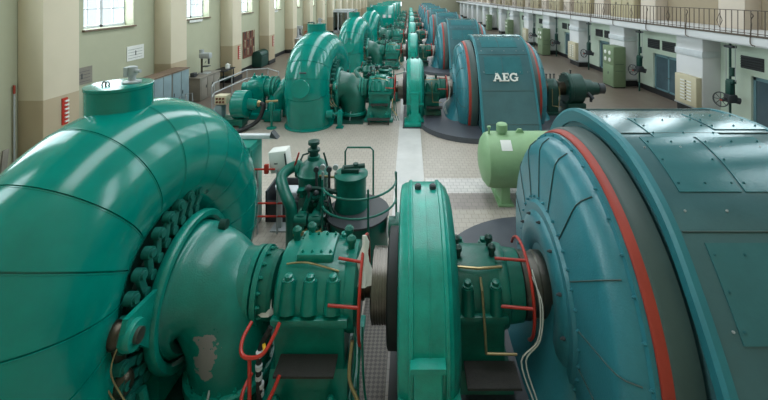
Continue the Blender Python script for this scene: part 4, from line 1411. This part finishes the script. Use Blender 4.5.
dy = AY - 1.35
MB().lathe([(.1, -7.35), (.53, -7.35), (.58, -7.3), (.58, -6.8), (.53, -6.77), (.25, -6.75), (.2, -6.42), (.16, -6.38)], (0, dy, .92), 'x', 44).build('drum', M['teal'], T)
MB().lathe([(.12, -6.42), (.14, -6.34), (.08, -6.24)], (0, dy, .95), 'x', 20).build('hose_fitting', M['brass'], T)
MB().tube([(-6.28, dy, .95), (-6.16, dy - .05, .93), (-6.13, dy - .1, .75), (-6.25, dy - .25, .36), (-6.55, dy - .5, .14), (-6.9, dy - .9, .09), (-7.4, dy - 1.0, .085), (-8, dy - .6, .085)], .085, 14, smooth=6).build('hose', M['black'], T)
MB().bx(-7.95, -6.9, dy - .35, dy + .35, .12, .38, .02).bx(-7.9, -7.8, dy - .3, dy + .3, .002, .12).bx(-7.05, -6.95, dy - .3, dy + .3, .002, .12).build('frame', M['green'], T)
MB().box((-7.95, dy, .65), (.3, .4, .5), .04).cyl((-8.2, dy, .6), (-7.9, dy, .6), .18).build('motor', M['locker'], T)
m = MB().bx(-8.1, -7.62, dy - .2, dy + .2, .95, 1.32, .02)
box = m.build('switch_box', M['beige'], T)
m = MB()
for i in range(3):
    for j in range(2):
        m.lathe([(.045, 0), (.045, .03)], (-8.0 + i * .13, dy - .2, 1.06 + j * .14), (0, -1, 0), 10)
m.build('push_button', M['chair_red'], box)
T = thing('oil_filter_stand', 'slim teal filter stand between black hose and second turbine', 'filter stand', (-5.7, AY - 1.5, 0))
fy = AY - 1.6
m = MB().cyl((-5.72, fy, .02), (-5.72, fy, .75), .045).lathe([(.1, .75), (.11, .8), (.11, 1.05), (.06, 1.1)], (-5.72, fy, 0), 'z', 18).lathe([(.2, .002), (.2, .03), (.05, .05)], (-5.72, fy, 0), 'z', 20)
m.build('filter_body', M['teal_mach'], T)
MB().tube([(-5.95, fy, 1.1), (-5.72, fy, 1.1), (-5.5, fy + .1, 1.1)], .05, 10).build('pipe', M['brass'], T)

# grey handrail enclosure on the left aisle
def railing(pts, label, h=1.05):
    T = thing('handrail', label, 'handrail', (pts[0][0], pts[0][1], 0))
    for z in (h, h * .52):
        MB().tube([(x, y, z) for x, y in pts], .036, 8).build('rail', M['grey'], T)
    for i in range(len(pts) - 1):
        (xa, ya), (xb, yb) = pts[i], pts[i + 1]
        kk = max(1, int(math.hypot(xb - xa, yb - ya) / 1.7))
        for j in range(kk + (1 if i == len(pts) - 2 else 0)):
            u = j / kk
            MB().cyl((xa + (xb - xa) * u, ya + (yb - ya) * u, .01), (xa + (xb - xa) * u, ya + (yb - ya) * u, h), .026, n=8).build('post', M['grey'], T)


railing([(-7.6, 22.0), (-8.6, 23.0), (-9.7, 22.6), (-9.9, 19.2), (-9.6, 18.4)], 'grey two-bar handrail round the floor opening left of the second set')

# ------------------------------------------------------------------ left wall things
def wall_rack(y, label):
    T = thing('gauge_rack', label, 'rack', (XL + .83, y, 1.35), 'red racks on the left pillars')
    MB().bx(XL + .803, XL + .83, y - .1, y + .1, 1.35, 2.2).build('back_board', M['red'], T, smooth=0)
    for i in range(6):
        MB().bx(XL + .83, XL + .86, y - .02, y + .12, 1.42 + i * .13, 1.47 + i * .13).build('scale_bar', M['white'], T, smooth=0)


wall_rack(12.2, 'red rack with white slots on the nearest left pillar')
for k, nm in ((2, 'third'), (3, 'fourth')):
    wall_rack(12.2 + P * k + .1, 'red rack with white slots on the %s pillar of the left wall' % nm)

m = MB().cyl((XL + .07, 11.36, .002), (XL + .07, 11.36, 2.55), .025)
bp = tag(m.build('pole', M['grey']), 'grey pole with red tip leaning in the corner left of the nearest pillar', 'pole')
MB().cyl((XL + .07, 11.36, 2.55), (XL + .07, 11.36, 2.8), .03).build('pole_tip', M['redband'], bp)
T = thing('plank_stack', 'grey planks leaning at the wall far left behind the big casing', 'planks', (-11.5, 10.8, 0))
for i in range(4):
    MB().box((XL + .25 + .05 * i, 10.2 + .18 * i, .55), (.05, .16, 1.1 + .05 * (i % 2)), .005, Matrix.Rotation(.12, 3, 'Y')).build('plank', M['bench'], T)
T = thing('floor_polisher', 'grey and black machine on the floor at the foot of the nearest left pillar', 'cleaning machine', (-10.7, 11.2, 0))
m = MB().box((-10.8, 11.1, .3), (.6, .5, .34), .1)
m.build('hood', M['grey'], T)
m = MB()
for sx in (-1, 1):
    m.lathe([(.14, -.04), (.14, .04)], (-10.8 + sx * .25, 10.85, .14), 'x', 18)
m.bx(-11.0, -10.6, 10.9, 11.3, .03, .2)
m.build('wheel', M['black'], T)

for y, w, z, lab in ((13.75, .9, 2.25, 'paper notice board left of the teal crown cap'), (16.45, 1.0, 2.7, 'white notice board right of the nearest window above the lockers')):
    T = thing('notice_board', lab, 'notice board', (XL, y, z))
    MB().bx(XL + .002, XL + .03, y - w / 2, y + w / 2, z, z + .62).build('board', M['white' if z > 2.5 else 'bench'], T, smooth=0)
    m = MB()
    for i in range(4):
        m.bx(XL + .03, XL + .034, y - w / 2 + .06, y + w / 2 - .1, z + .1 + i * .12, z + .112 + i * .12)
    m.bx(XL + .03, XL + .036, y - .03, y + .02, z + .2, z + .4)
    m.build('print_lines', M['dkgrey'], T, smooth=0)

def locker(y0, y1, lab):
    T = thing('steel_locker', lab, 'locker', (-10.8, (y0 + y1) / 2, 0), 'lockers on the left wall')
    MB().bx(-11.04, -10.42, y0, y1, .02, 2.06, .01).build('locker_body', M['bench'], T)
    MB().bx(-11.06, -10.38, y0 - .02, y1 + .02, 2.06, 2.1).build('locker_top', M['brownwood'], T, smooth=0)
    nd = max(1, round((y1 - y0) / .55))
    for i in range(nd):
        a = y0 + (y1 - y0) * i / nd
        d = MB().bx(-10.42, -10.40, a + .02, a + (y1 - y0) / nd - .02, .1, 2.02, .004).build('locker_door', M['locker'], T)
        MB().bx(-10.40, -10.375, a + .08, a + .1, 1.0, 1.15).build('locker_handle', M['dkgrey'], d, smooth=0)


locker(14.3, 16.6, 'long grey blue locker row right of the crown cap')
locker(16.66, 17.9, 'short grey blue locker beyond the longer one')
T = thing('hand_cart', 'small chrome cart frame beside the short locker', 'cart', (-10.1, 17.3, 0))
m = MB()
for dy_ in (0, .45):
    m.tube([(-10.3, 17.0 + dy_, .1), (-10.3, 17.0 + dy_, .95), (-10.0, 17.0 + dy_, 1.0), (-9.95, 17.0 + dy_, .1)], .025, 8)
m.bx(-10.32, -9.93, 17.0, 17.45, .3, .33)
m.build('cart_frame', M['grey'], T)

T = thing('workbench', 'grey steel cabinet bench under the drill press by the left wall', 'workbench', (-11.2, 20.6, 0))
MB().bx(-11.6, -10.82, 19.6, 21.6, .02, 1.16, .01).build('bench_body', M['bench'], T)
MB().bx(-11.65, -10.78, 19.55, 21.65, 1.16, 1.22, .008).build('bench_top', M['bench'], T)
for i in range(3):
    d = MB().bx(-10.82, -10.80, 19.66 + i * .64, 20.24 + i * .64, .12, 1.1, .004).build('bench_door', M['bench'], T)
    MB().bx(-10.80, -10.775, 20.12 + i * .64, 20.15 + i * .64, .6, .75).build('door_handle', M['dkgrey'], d, smooth=0)
T = thing('drill_press', 'grey bench drill press standing on the steel cabinet bench', 'drill press', (-11.2, 20.7, 1.22))
MB().bx(-11.45, -10.95, 20.5, 20.95, 1.221, 1.27, .01).build('drill_base', M['grey'], T)
MB().cyl((-11.35, 20.72, 1.27), (-11.35, 20.72, 2.3), .05).build('column', M['dksteel'], T)
MB().box((-11.15, 20.72, 2.2), (.6, .32, .3), .06).cyl((-11.36, 20.72, 2.3), (-11.36, 20.72, 2.52), .12).build('drill_head', M['grey'], T)
MB().cyl((-10.97, 20.72, 1.75), (-10.97, 20.72, 2.06), .05).tube([(-11.0, 20.5, 1.95), (-10.98, 20.35, 1.85)], .015, 6).build('spindle', M['dkgrey'], T)
MB().bx(-11.3, -10.95, 20.55, 20.9, 1.6, 1.64, .01).build('drill_table', M['dkgrey'], T)
T = thing('bench_vice', 'small dark vice on the near end of the drill press bench', 'vice', (-11.3, 19.8, 1.22))
MB().box((-11.3, 19.85, 1.33), (.22, .3, .22), .03).cyl((-11.3, 19.7, 1.36), (-11.0, 19.7, 1.36), .03).build('vice_body', M['dkgrey'], T)

T = thing('side_table', 'black steel table with open shelf beyond the drill press bench', 'table', (-11.2, 23.0, 0))
MB().bx(-11.6, -10.85, 22.2, 23.6, .98, 1.04).build('tabletop', M['black'], T, smooth=0)
MB().bx(-11.55, -10.9, 22.25, 23.55, .45, .5).build('shelf', M['dkgreen'], T, smooth=0)
for x in (-11.55, -10.95):
    for y in (22.25, 23.5):
        MB().bx(x, x + .05, y, y + .05, .01, .98).build('leg', M['black'], T, smooth=0)
T = thing('kettle', 'white kettle on the black side table', 'kettle', (-11.1, 23.0, 1.04))
MB().lathe([(.13, 1.042), (.14, 1.1), (.12, 1.28), (.07, 1.33), (.02, 1.36)], (-11.1, 23.1, 0), 'z', 20).tube([(-11.0, 23.1, 1.15), (-10.9, 23.1, 1.27)], .025, 8).build('kettle_body', M['white'], T)
MB().arc((-11.1, 23.1, 1.3), .12, 30, 150, .012, n=10).build('kettle_handle', M['dkgrey'], T)

T = thing('tool_board', 'brown board with hanging tools on the left wall in the third bay', 'tool board', (XL, 28.0, .9))
MB().bx(XL + .002, XL + .05, 27.0, 29.0, .95, 2.85).build('board', M['chair_red'], T, smooth=0)
for i in range(4):
    for j in range(3):
        y, z = 27.25 + i * .5, 1.15 + j * .6
        m = MB().cyl((XL + .07, y, z), (XL + .07, y + .05 * ((i + j) % 3 - 1), z + .38), .025, n=8)
        m.arc((XL + .07, y, z + .42), .06, -30, 210, .02, n=8)
        m.build('spanner', M['beige' if (i + j) % 2 else 'dkgrey'], T)
T = thing('tool_chest', 'dark green round-topped chest against the left wall', 'chest', (-11.5, 29.8, 0))
poly = [(-12 + .12, .1), (-11.15, .1), (-11.15, .95)]
for i in range(9):
    a = PI * i / 8
    poly.append((-11.515 + .365 * math.cos(a), .95 + .32 * math.sin(a)))
MB().prism(poly, 28.55, 31.0, 'xz', .02).build('chest_body', M['dkgreen'], T)
MB().bx(-11.16, -11.13, 28.7, 30.9, .8, .84).bx(-11.16, -11.12, 29.7, 29.85, .86, .98).build('latch', M['dkgrey'], T, smooth=0)
MB().bx(-11.85, -11.2, 28.6, 30.95, .002, .1).build('chest_base', M['black'], T, smooth=0)

T = thing('workbench', 'grey bench with machine vice beyond the green chest', 'workbench', (-11.2, 38.0, 0))
MB().bx(-11.6, -10.6, 36.6, 38.8, .02, 1.25, .01).build('bench_body', M['bench'], T)
MB().bx(-11.65, -10.55, 36.55, 38.85, 1.25, 1.3).build('bench_top', M['lgrey'], T, smooth=0)
T = thing('milling_machine', 'grey milling machine on the far grey bench', 'milling machine', (-11.1, 37.7, 1.3))
MB().bx(-11.4, -10.9, 37.2, 38.2, 1.301, 1.45).box((-11.2, 37.7, 1.9), (.35, .4, .9), .05).box((-10.95, 37.7, 2.3), (.6, .36, .3), .05).cyl((-10.8, 37.7, 1.8), (-10.8, 37.7, 2.2), .07).build('machine_body', M['grey'], T)
MB().lathe([(.22, 1.301), (.22, 1.5), (.12, 1.75), (.12, 2.1), (.05, 2.3)], (-11.2, 38.5, 0), 'z', 16).build('tool_head', M['dkgrey'], T)
for k, y in enumerate((42.5,)):
    T = thing('cable_trolley', 'red framed trolley beside the far bench', 'trolley', (-10.9, y, 0))
    m = MB()
    for yy in (41.6, 43.2):
        m.tube([(-11.5, yy, .05), (-11.5, yy, 1.5), (-10.6, yy, 1.5), (-10.6, yy, .05)], .04, 8)
    m.cyl((-10.6, 41.6, 1.5), (-10.6, 43.2, 1.5), .04).cyl((-11.5, 41.6, 1.5), (-11.5, 43.2, 1.5), .04)
    m.build('trolley_frame', M['red'], T)
    MB().box((-11.05, 42.4, .6), (.7, 1.2, .8), .05).build('coil_box', M['dkgrey'], T)
    MB().box((-11.05, 42.4, 2.0), (.5, .8, .98), .02).build('meter_box', M['dkgreen'], T)
for y, lab in ((21.0, 'white tube lamp under the second window of the left wall'), (33.4, 'white tube lamp under a far window of the left wall')):
    T = thing('wall_lamp', lab, 'lamp', (XL, y, 4.0), 'tube lamps on the left wall')
    MB().bx(XL + .001, XL + .1, y - .65, y + .65, 4.05, 4.13, .01).build('lamp_body', M['white'], T)
    MB().cyl((XL + .06, y - .6, 4.02), (XL + .06, y + .6, 4.02), .03, n=10).build('lamp_tube', M['white'], T)
# glazed office box
T = thing('glazed_office', 'pale framed glazed office box at the far left wall', 'office', (-10.6, 58, 0))
m = MB()
for y in (55.0, 61.0):
    for x in (-11.8, -10.4, -9.0):
        m.bx(x - .07, x + .07, y - .07, y + .07, .02, 3.2)
for x in (-9.0,):
    for y in (57, 59):
        m.bx(x - .07, x + .07, y - .07, y + .07, .02, 3.2)
m.bx(-11.87, -8.93, 54.93, 55.07, 3.0, 3.2).bx(-9.07, -8.93, 55.0, 61.0, 3.0, 3.2).bx(-11.87, -8.93, 54.93, 55.07, .02, .35).bx(-9.07, -8.93, 55.0, 61.0, .02, .35)
m.build('office_frame', M['lgrey'], T, smooth=0)
MB().bx(-11.87, -8.93, 54.93, 61.07, 3.2, 3.3).build('office_roof', M['grey'], T, smooth=0)
MB().bx(-11.8, -9.0, 54.99, 55.01, .35, 3.0).bx(-9.01, -8.99, 55.0, 61.0, .35, 3.0).build('office_glass', M['dkglass'], T, smooth=0)

# ------------------------------------------------------------------ right wall things
YP = [16.76 + P * k for k in range(-1, 8)]          # near edges of the pillars


def control_panel(y, lab):
    T = thing('control_panel', lab, 'control panel', (PFX - .15, y, .5), 'beige control panels on the white pillars')
    MB().bx(PFX - .26, PFX - .002, y - .72, y + .62, .5, 1.82, .015).build('panel_box', M['beige'], T)
    m = MB()
    for i in range(7):
        for j in range(2):
            m.bx(PFX - .275, PFX - .26, y - .42 + j * .42, y - .16 + j * .42, .7 + i * .14, .76 + i * .14)
    m.build('push_button', M['white'], T, smooth=0)
    m = MB()
    for i in range(7):
        m.bx(PFX - .268, PFX - .259, y - .12, y - .04, .69 + i * .14, .75 + i * .14)
    m.build('name_strip', M['dkgrey'], T, smooth=0)


PN = ['nearest white pillar', 'second white pillar', 'third white pillar', 'fourth white pillar']
for k, nm in ((0, 'on the nearest white pillar at right'), (2, 'on the third white pillar at right'), (4, 'on the fifth white pillar at right')):
    control_panel(16.76 + P * k + .75, 'beige control panel with push buttons ' + nm)


def tall_cabinet(y, lab):
    T = thing('relay_cabinet', lab, 'cabinet', (12.4, y, 0), 'olive relay cabinets along the right aisle')
    MB().bx(12.0, 12.72, y - .65, y + .6, .06, 2.42, .012).build('cabinet_body', M['olive'], T)
    MB().bx(12.03, 12.7, y - .62, y + .57, .002, .06).build('cabinet_base', M['black'], T, smooth=0)
    m = MB().bx(11.985, 12.0, y - .6, y + .55, .12, 1.3, .004)
    d = m.build('cabinet_door', M['olive'], T)
    MB().bx(11.985, 12.0, y - .6, y + .55, 1.34, 2.38, .004).build('cabinet_door', M['olive'], T)
    MB().bx(11.96, 11.985, y - .1, y - .06, .75, .9).build('door_handle', M['dkgrey'], d, smooth=0)
    for i in range(2):
        for j in range(2):
            MB().lathe([(.12, 0), (.12, .03), (.1, .035)], (11.985, y - .25 + j * .5, 1.62 + i * .42), (-1, 0, 0), 20).build('dial', M['white'], T)
    MB().bx(12.1, 12.6, y - .66, y - .651, 1.0, 1.02).bx(12.1, 12.6, y - .66, y - .651, 1.4, 1.42).build('side_seam', M['dkgreen'], T, smooth=0)


for y, nm in ((23.05, 'nearest olive green relay cabinet in front of the second white pillar'), (35.1, 'second olive green relay cabinet along the right aisle'),
              (47.3, 'third olive green relay cabinet along the right aisle'), (59.5, 'fourth olive green relay cabinet along the right aisle')):
    tall_cabinet(y, nm)


def wheel_valve(y, lab):
    T = thing('wheel_valve', lab, 'valve', (13.0, y, 0), 'wall valves with hand wheels')
    x = 13.1
    MB().cyl((x, y, .01), (x, y, GZ0 - .005), .045, n=14).build('stem', M['dkgreen'], T)
    MB().bx(x - .1, x + .1, y - .22, y + .22, 3.34, 3.44, .02).build('top_bracket', M['dkgrey'], T)
    MB().box((x, y, 1.7), (.22, .26, .6), .03).box((x, y - .05, 1.98), (.16, .34, .16), .02).cyl((x, y - .1, 2.2), (x, y - .1, 2.55), .09, n=12).build('gearbox', M['dkgreen'], T)
    MB().box((x, y - .02, 1.28), (.34, .36, .34), .06).cyl((x, y, 1.25), (x - .3, y, 1.2), .06).cyl((x, y, 1.25), (x + .3, y - .12, 1.18), .13, n=14).build('valve_body', M['dkgrey'], T)
    w = MB().lathe([(.27, -.02), (.31, -.02), (.31, .02), (.27, .02)], (x - .34, y + .05, 1.22), (1, .35, 0), 28, ring=True)
    dvec = V((1, .35, 0)).normalized()
    sd = V((-.35, 1, 0)).normalized()
    for a in range(0, 180, 45):
        q = sd * math.cos(math.radians(a)) * .29 + V((0, 0, 1)) * math.sin(math.radians(a)) * .29
        c = V((x - .34, y + .05, 1.22))
        w.cyl(c - q, c + q, .014, n=6)
    w = w.build('hand_wheel', M['dkgrey'], T)
    MB().box((x - .36, y + .02, 1.2), (.05, .1, .05), .01).build('wheel_grip', M['red'], w)
    MB().cyl((x, y - .25, 2.0), (x, y - .25, GZ0 - .01), .015, n=6).cyl((x, y + .2, 1.5), (x, y + .2, GZ0 - .01), .015, n=6).build('conduit', M['grey'], T)


VN = ['nearest wall valve with hand wheel, at the far right', 'second wall valve with hand wheel, left of the nearest beige control panel', 'third wall valve, just beyond the nearest olive cabinet',
      'fourth wall valve, beyond the third white pillar', 'fifth wall valve, beyond the second olive cabinet']
for k in range(5):
    wheel_valve(15.55 + P * k, VN[k])

for k in range(-1, 10):
    y1 = 16.76 + P * k
    c = y1 + 3.5
    for j, yy in enumerate((c + 1.1, c - .15, c - 1.35)):
        T = thing('wall_vent', ['far', 'middle', 'near'][j] + ' dark louvred vent above the ' + (['blue door at the right picture edge', 'blue door with the yellow sign'] + [q + ' blue door from the right' for q in ORD[2:]] + ['ninth blue door from the right', 'tenth blue door from the right', 'farthest blue door'])[k + 1], 'vent', (XR, yy, 2.5), 'louvred vents over the doors')
        MB().bx(XR - .012, XR - .001, yy - .52, yy + .52, 2.5, 3.02).build('vent_back', M['basebd'], T, smooth=0)
        m = MB()
        for i in range(5):
            m.box((XR - .03, yy, 2.56 + i * .1), (.05, 1.0, .014), 0, Matrix.Rotation(.6, 3, 'Y'))
        m.build('louvre', M['dkgrey'], T, smooth=0)

T = thing('warning_sign', 'yellow warning sign with a dark triangle on the second blue door', 'sign', (XR, 19.55, 1.75))
sy = 19.45
MB().bx(XR + .07, XR + .088, sy - .17, sy + .17, 1.75, 2.0).build('sign_plate', M['yellow'], T, smooth=0)
MB().prism([(sy - .1, 1.79), (sy + .1, 1.79), (sy, 1.96)], XR + .064, XR + .071, 'yz').build('sign_symbol', M['dkgrey'], T, smooth=0)
T = thing('prohibition_sign', 'round white and red sign below the yellow warning sign', 'sign', (XR, 19.45, 1.5))
MB().lathe([(.11, 0), (.11, .02)], (XR + .066, sy, 1.58), 'x', 24).build('sign_plate', M['white'], T)
MB().lathe([(.1, -.004), (.12, -.004), (.12, .016), (.1, .016)], (XR + .066, sy, 1.58), 'x', 24, ring=True).build('sign_rim', M['red'], T)

# gallery railing, one length per bay
def railing_bay(y0, y1, lab):
    T = thing('gallery_railing', lab, 'railing', (GX + .04, y0, GZ1 + .06), 'gallery railing lengths')
    x, z0, z1 = GX + .05, GZ1 + .06, 4.94
    MB().bx(x - .025, x + .025, y0, y1, z1 - .03, z1).build('top_rail', M['rail'], T, smooth=0)
    MB().bx(x - .015, x + .015, y0, y1, z0 + .05, z0 + .075).build('bottom_rail', M['rail'], T, smooth=0)
    nb = 22
    for i in range(nb):
        y = y0 + (y1 - y0) * (i + .5) / nb
        b_ = MB().bx(x - .011, x + .011, y - .011, y + .011, z0, z1 - .03).build('baluster', M['rail'], T, smooth=0)
    for u in (.3, .8):
        y = y0 + (y1 - y0) * u
        zc = (z0 + z1) / 2
        MB().tube([(x, y, zc - .28), (x, y + .14, zc), (x, y, zc + .28), (x, y - .14, zc)], .014, 6, closed=True).build('diamond', M['rail'], T)
    for u in (.08, .55):
        y = y0 + (y1 - y0) * u
        MB().tube([(x - .05, y + .05, z1 - .1), (x - .07, y - .06, z1 - .2), (x - .05, y + .05, z1 - .34), (x - .08, y, z1 - .55), (x - .1, y + .02, z1 - .9), (x - .12, y, z0 - .3), (x - .16, y - .22, z0 - .36)], .02, 6, smooth=4).build('scroll_bracket', M['rail'], T)


BN = ['nearest length of brown gallery railing at the top right', 'second length of brown gallery railing from the right', 'third length of brown gallery railing from the right',
      'fourth length of brown gallery railing from the right', 'fifth length of brown gallery railing from the right', 'sixth length of brown gallery railing from the right',
      'seventh length of brown gallery railing from the right', 'eighth length of brown gallery railing from the right']
for k in range(8):
    y0 = 10.5 + P * k
    railing_bay(y0, y0 + P - .01, BN[k])
# cream cupboards on the gallery
CN = ['first', 'second', 'third', 'fourth', 'fifth', 'sixth', 'seventh', 'eighth', 'ninth', 'tenth', 'eleventh', 'twelfth', 'thirteenth', 'fourteenth']
for k in range(1, 8):
    y1 = 16.76 + P * k
    for j in range(2):
        ya = y1 + 1.85 + j * 1.45
        T = thing('gallery_cupboard', '%s cream cupboard from the right behind the gallery railing' % CN[(k - 1) * 2 + j], 'cupboard', (14.9, ya + .7, GZ1), 'cream cupboards on the gallery')
        MB().bx(14.6, 15.2, ya, ya + 1.4, GZ1 + .002, GZ1 + 2.0, .01).build('cupboard_body', M['cup'], T)
        for i in range(2):
            d = MB().bx(14.58, 14.6, ya + .03 + i * .69, ya + .68 + i * .69, GZ1 + .08, GZ1 + 1.95, .004).build('cupboard_door', M['cup'], T)
            MB().bx(14.56, 14.58, ya + .6 + i * .12, ya + .63 + i * .12, GZ1 + .9, GZ1 + 1.05).build('handle', M['dkgrey'], d, smooth=0)

# ------------------------------------------------------------------ light
W = bpy.data.worlds.new('sky')
W.use_nodes = True
W.node_tree.nodes['Background'].inputs['Color'].default_value = (.86, .93, 1.0, 1)
W.node_tree.nodes['Background'].inputs['Strength'].default_value = 1.25
SC.world = W


def area(name, loc, rot, sx, sy, power, col=(1, 1, 1)):
    l = bpy.data.lights.new(name, 'AREA')
    l.shape = 'RECTANGLE'
    l.size, l.size_y = sx, sy
    l.energy = power
    l.color = col
    o = bpy.data.objects.new(name, l)
    o.location = loc
    o.rotation_euler = rot
    COL.objects.link(o)
    return o


OVERHEAD = 5.0
area('overhead_fill', (0.5, 48, HC - .05), (0, 0, 0), 5, 104, OVERHEAD * PI * 5 * 104, (.88, .95, 1))  # added broad light from above; the ceiling over it is closed
LW = 9.5
for (a, b_) in wins:
    if b_ > YE:
        continue
    area('window_daylight', (XL - .61, (a + b_) / 2, (WZ0 + WZ1) / 2), (0, -PI / 2, 0), WZ1 - WZ0 + .4, b_ - a + .7, LW * PI * (WZ1 - WZ0 + .4) * 2.9, (.88, .95, 1))
RW = 6.5
for c in uw:
    area('window_daylight', (UX + .41, c, (UZ0 + UZ1) / 2), (0, PI / 2, 0), UZ1 - UZ0 + .3, 3.4, RW * PI * (UZ1 - UZ0 + .3) * 3.4, (.88, .95, 1))

# ------------------------------------------------------------------ camera
cam = bpy.data.cameras.new('camera')
cam.sensor_width = 36
cam.lens = 380 / 768 * 36
cam.shift_x = -(410 - 384) / 768
cam.shift_y = -(200 + 5) / 768
cam.clip_end = 300
co = bpy.data.objects.new('camera', cam)
co.location = (0, 0, H)
co.rotation_euler = (PI / 2, 0, 0)
COL.objects.link(co)
SC.camera = co
SC.view_settings.view_transform = 'Standard'
SC.view_settings.look = 'None'
SC.view_settings.gamma = 1
SC.view_settings.exposure = 0.25
SC.view_settings.use_curve_mapping = False
SC.cycles.max_bounces = 8
SC.cycles.diffuse_bounces = 4
SC.cycles.transparent_max_bounces = 12
SC.cycles.sample_clamp_indirect = 4
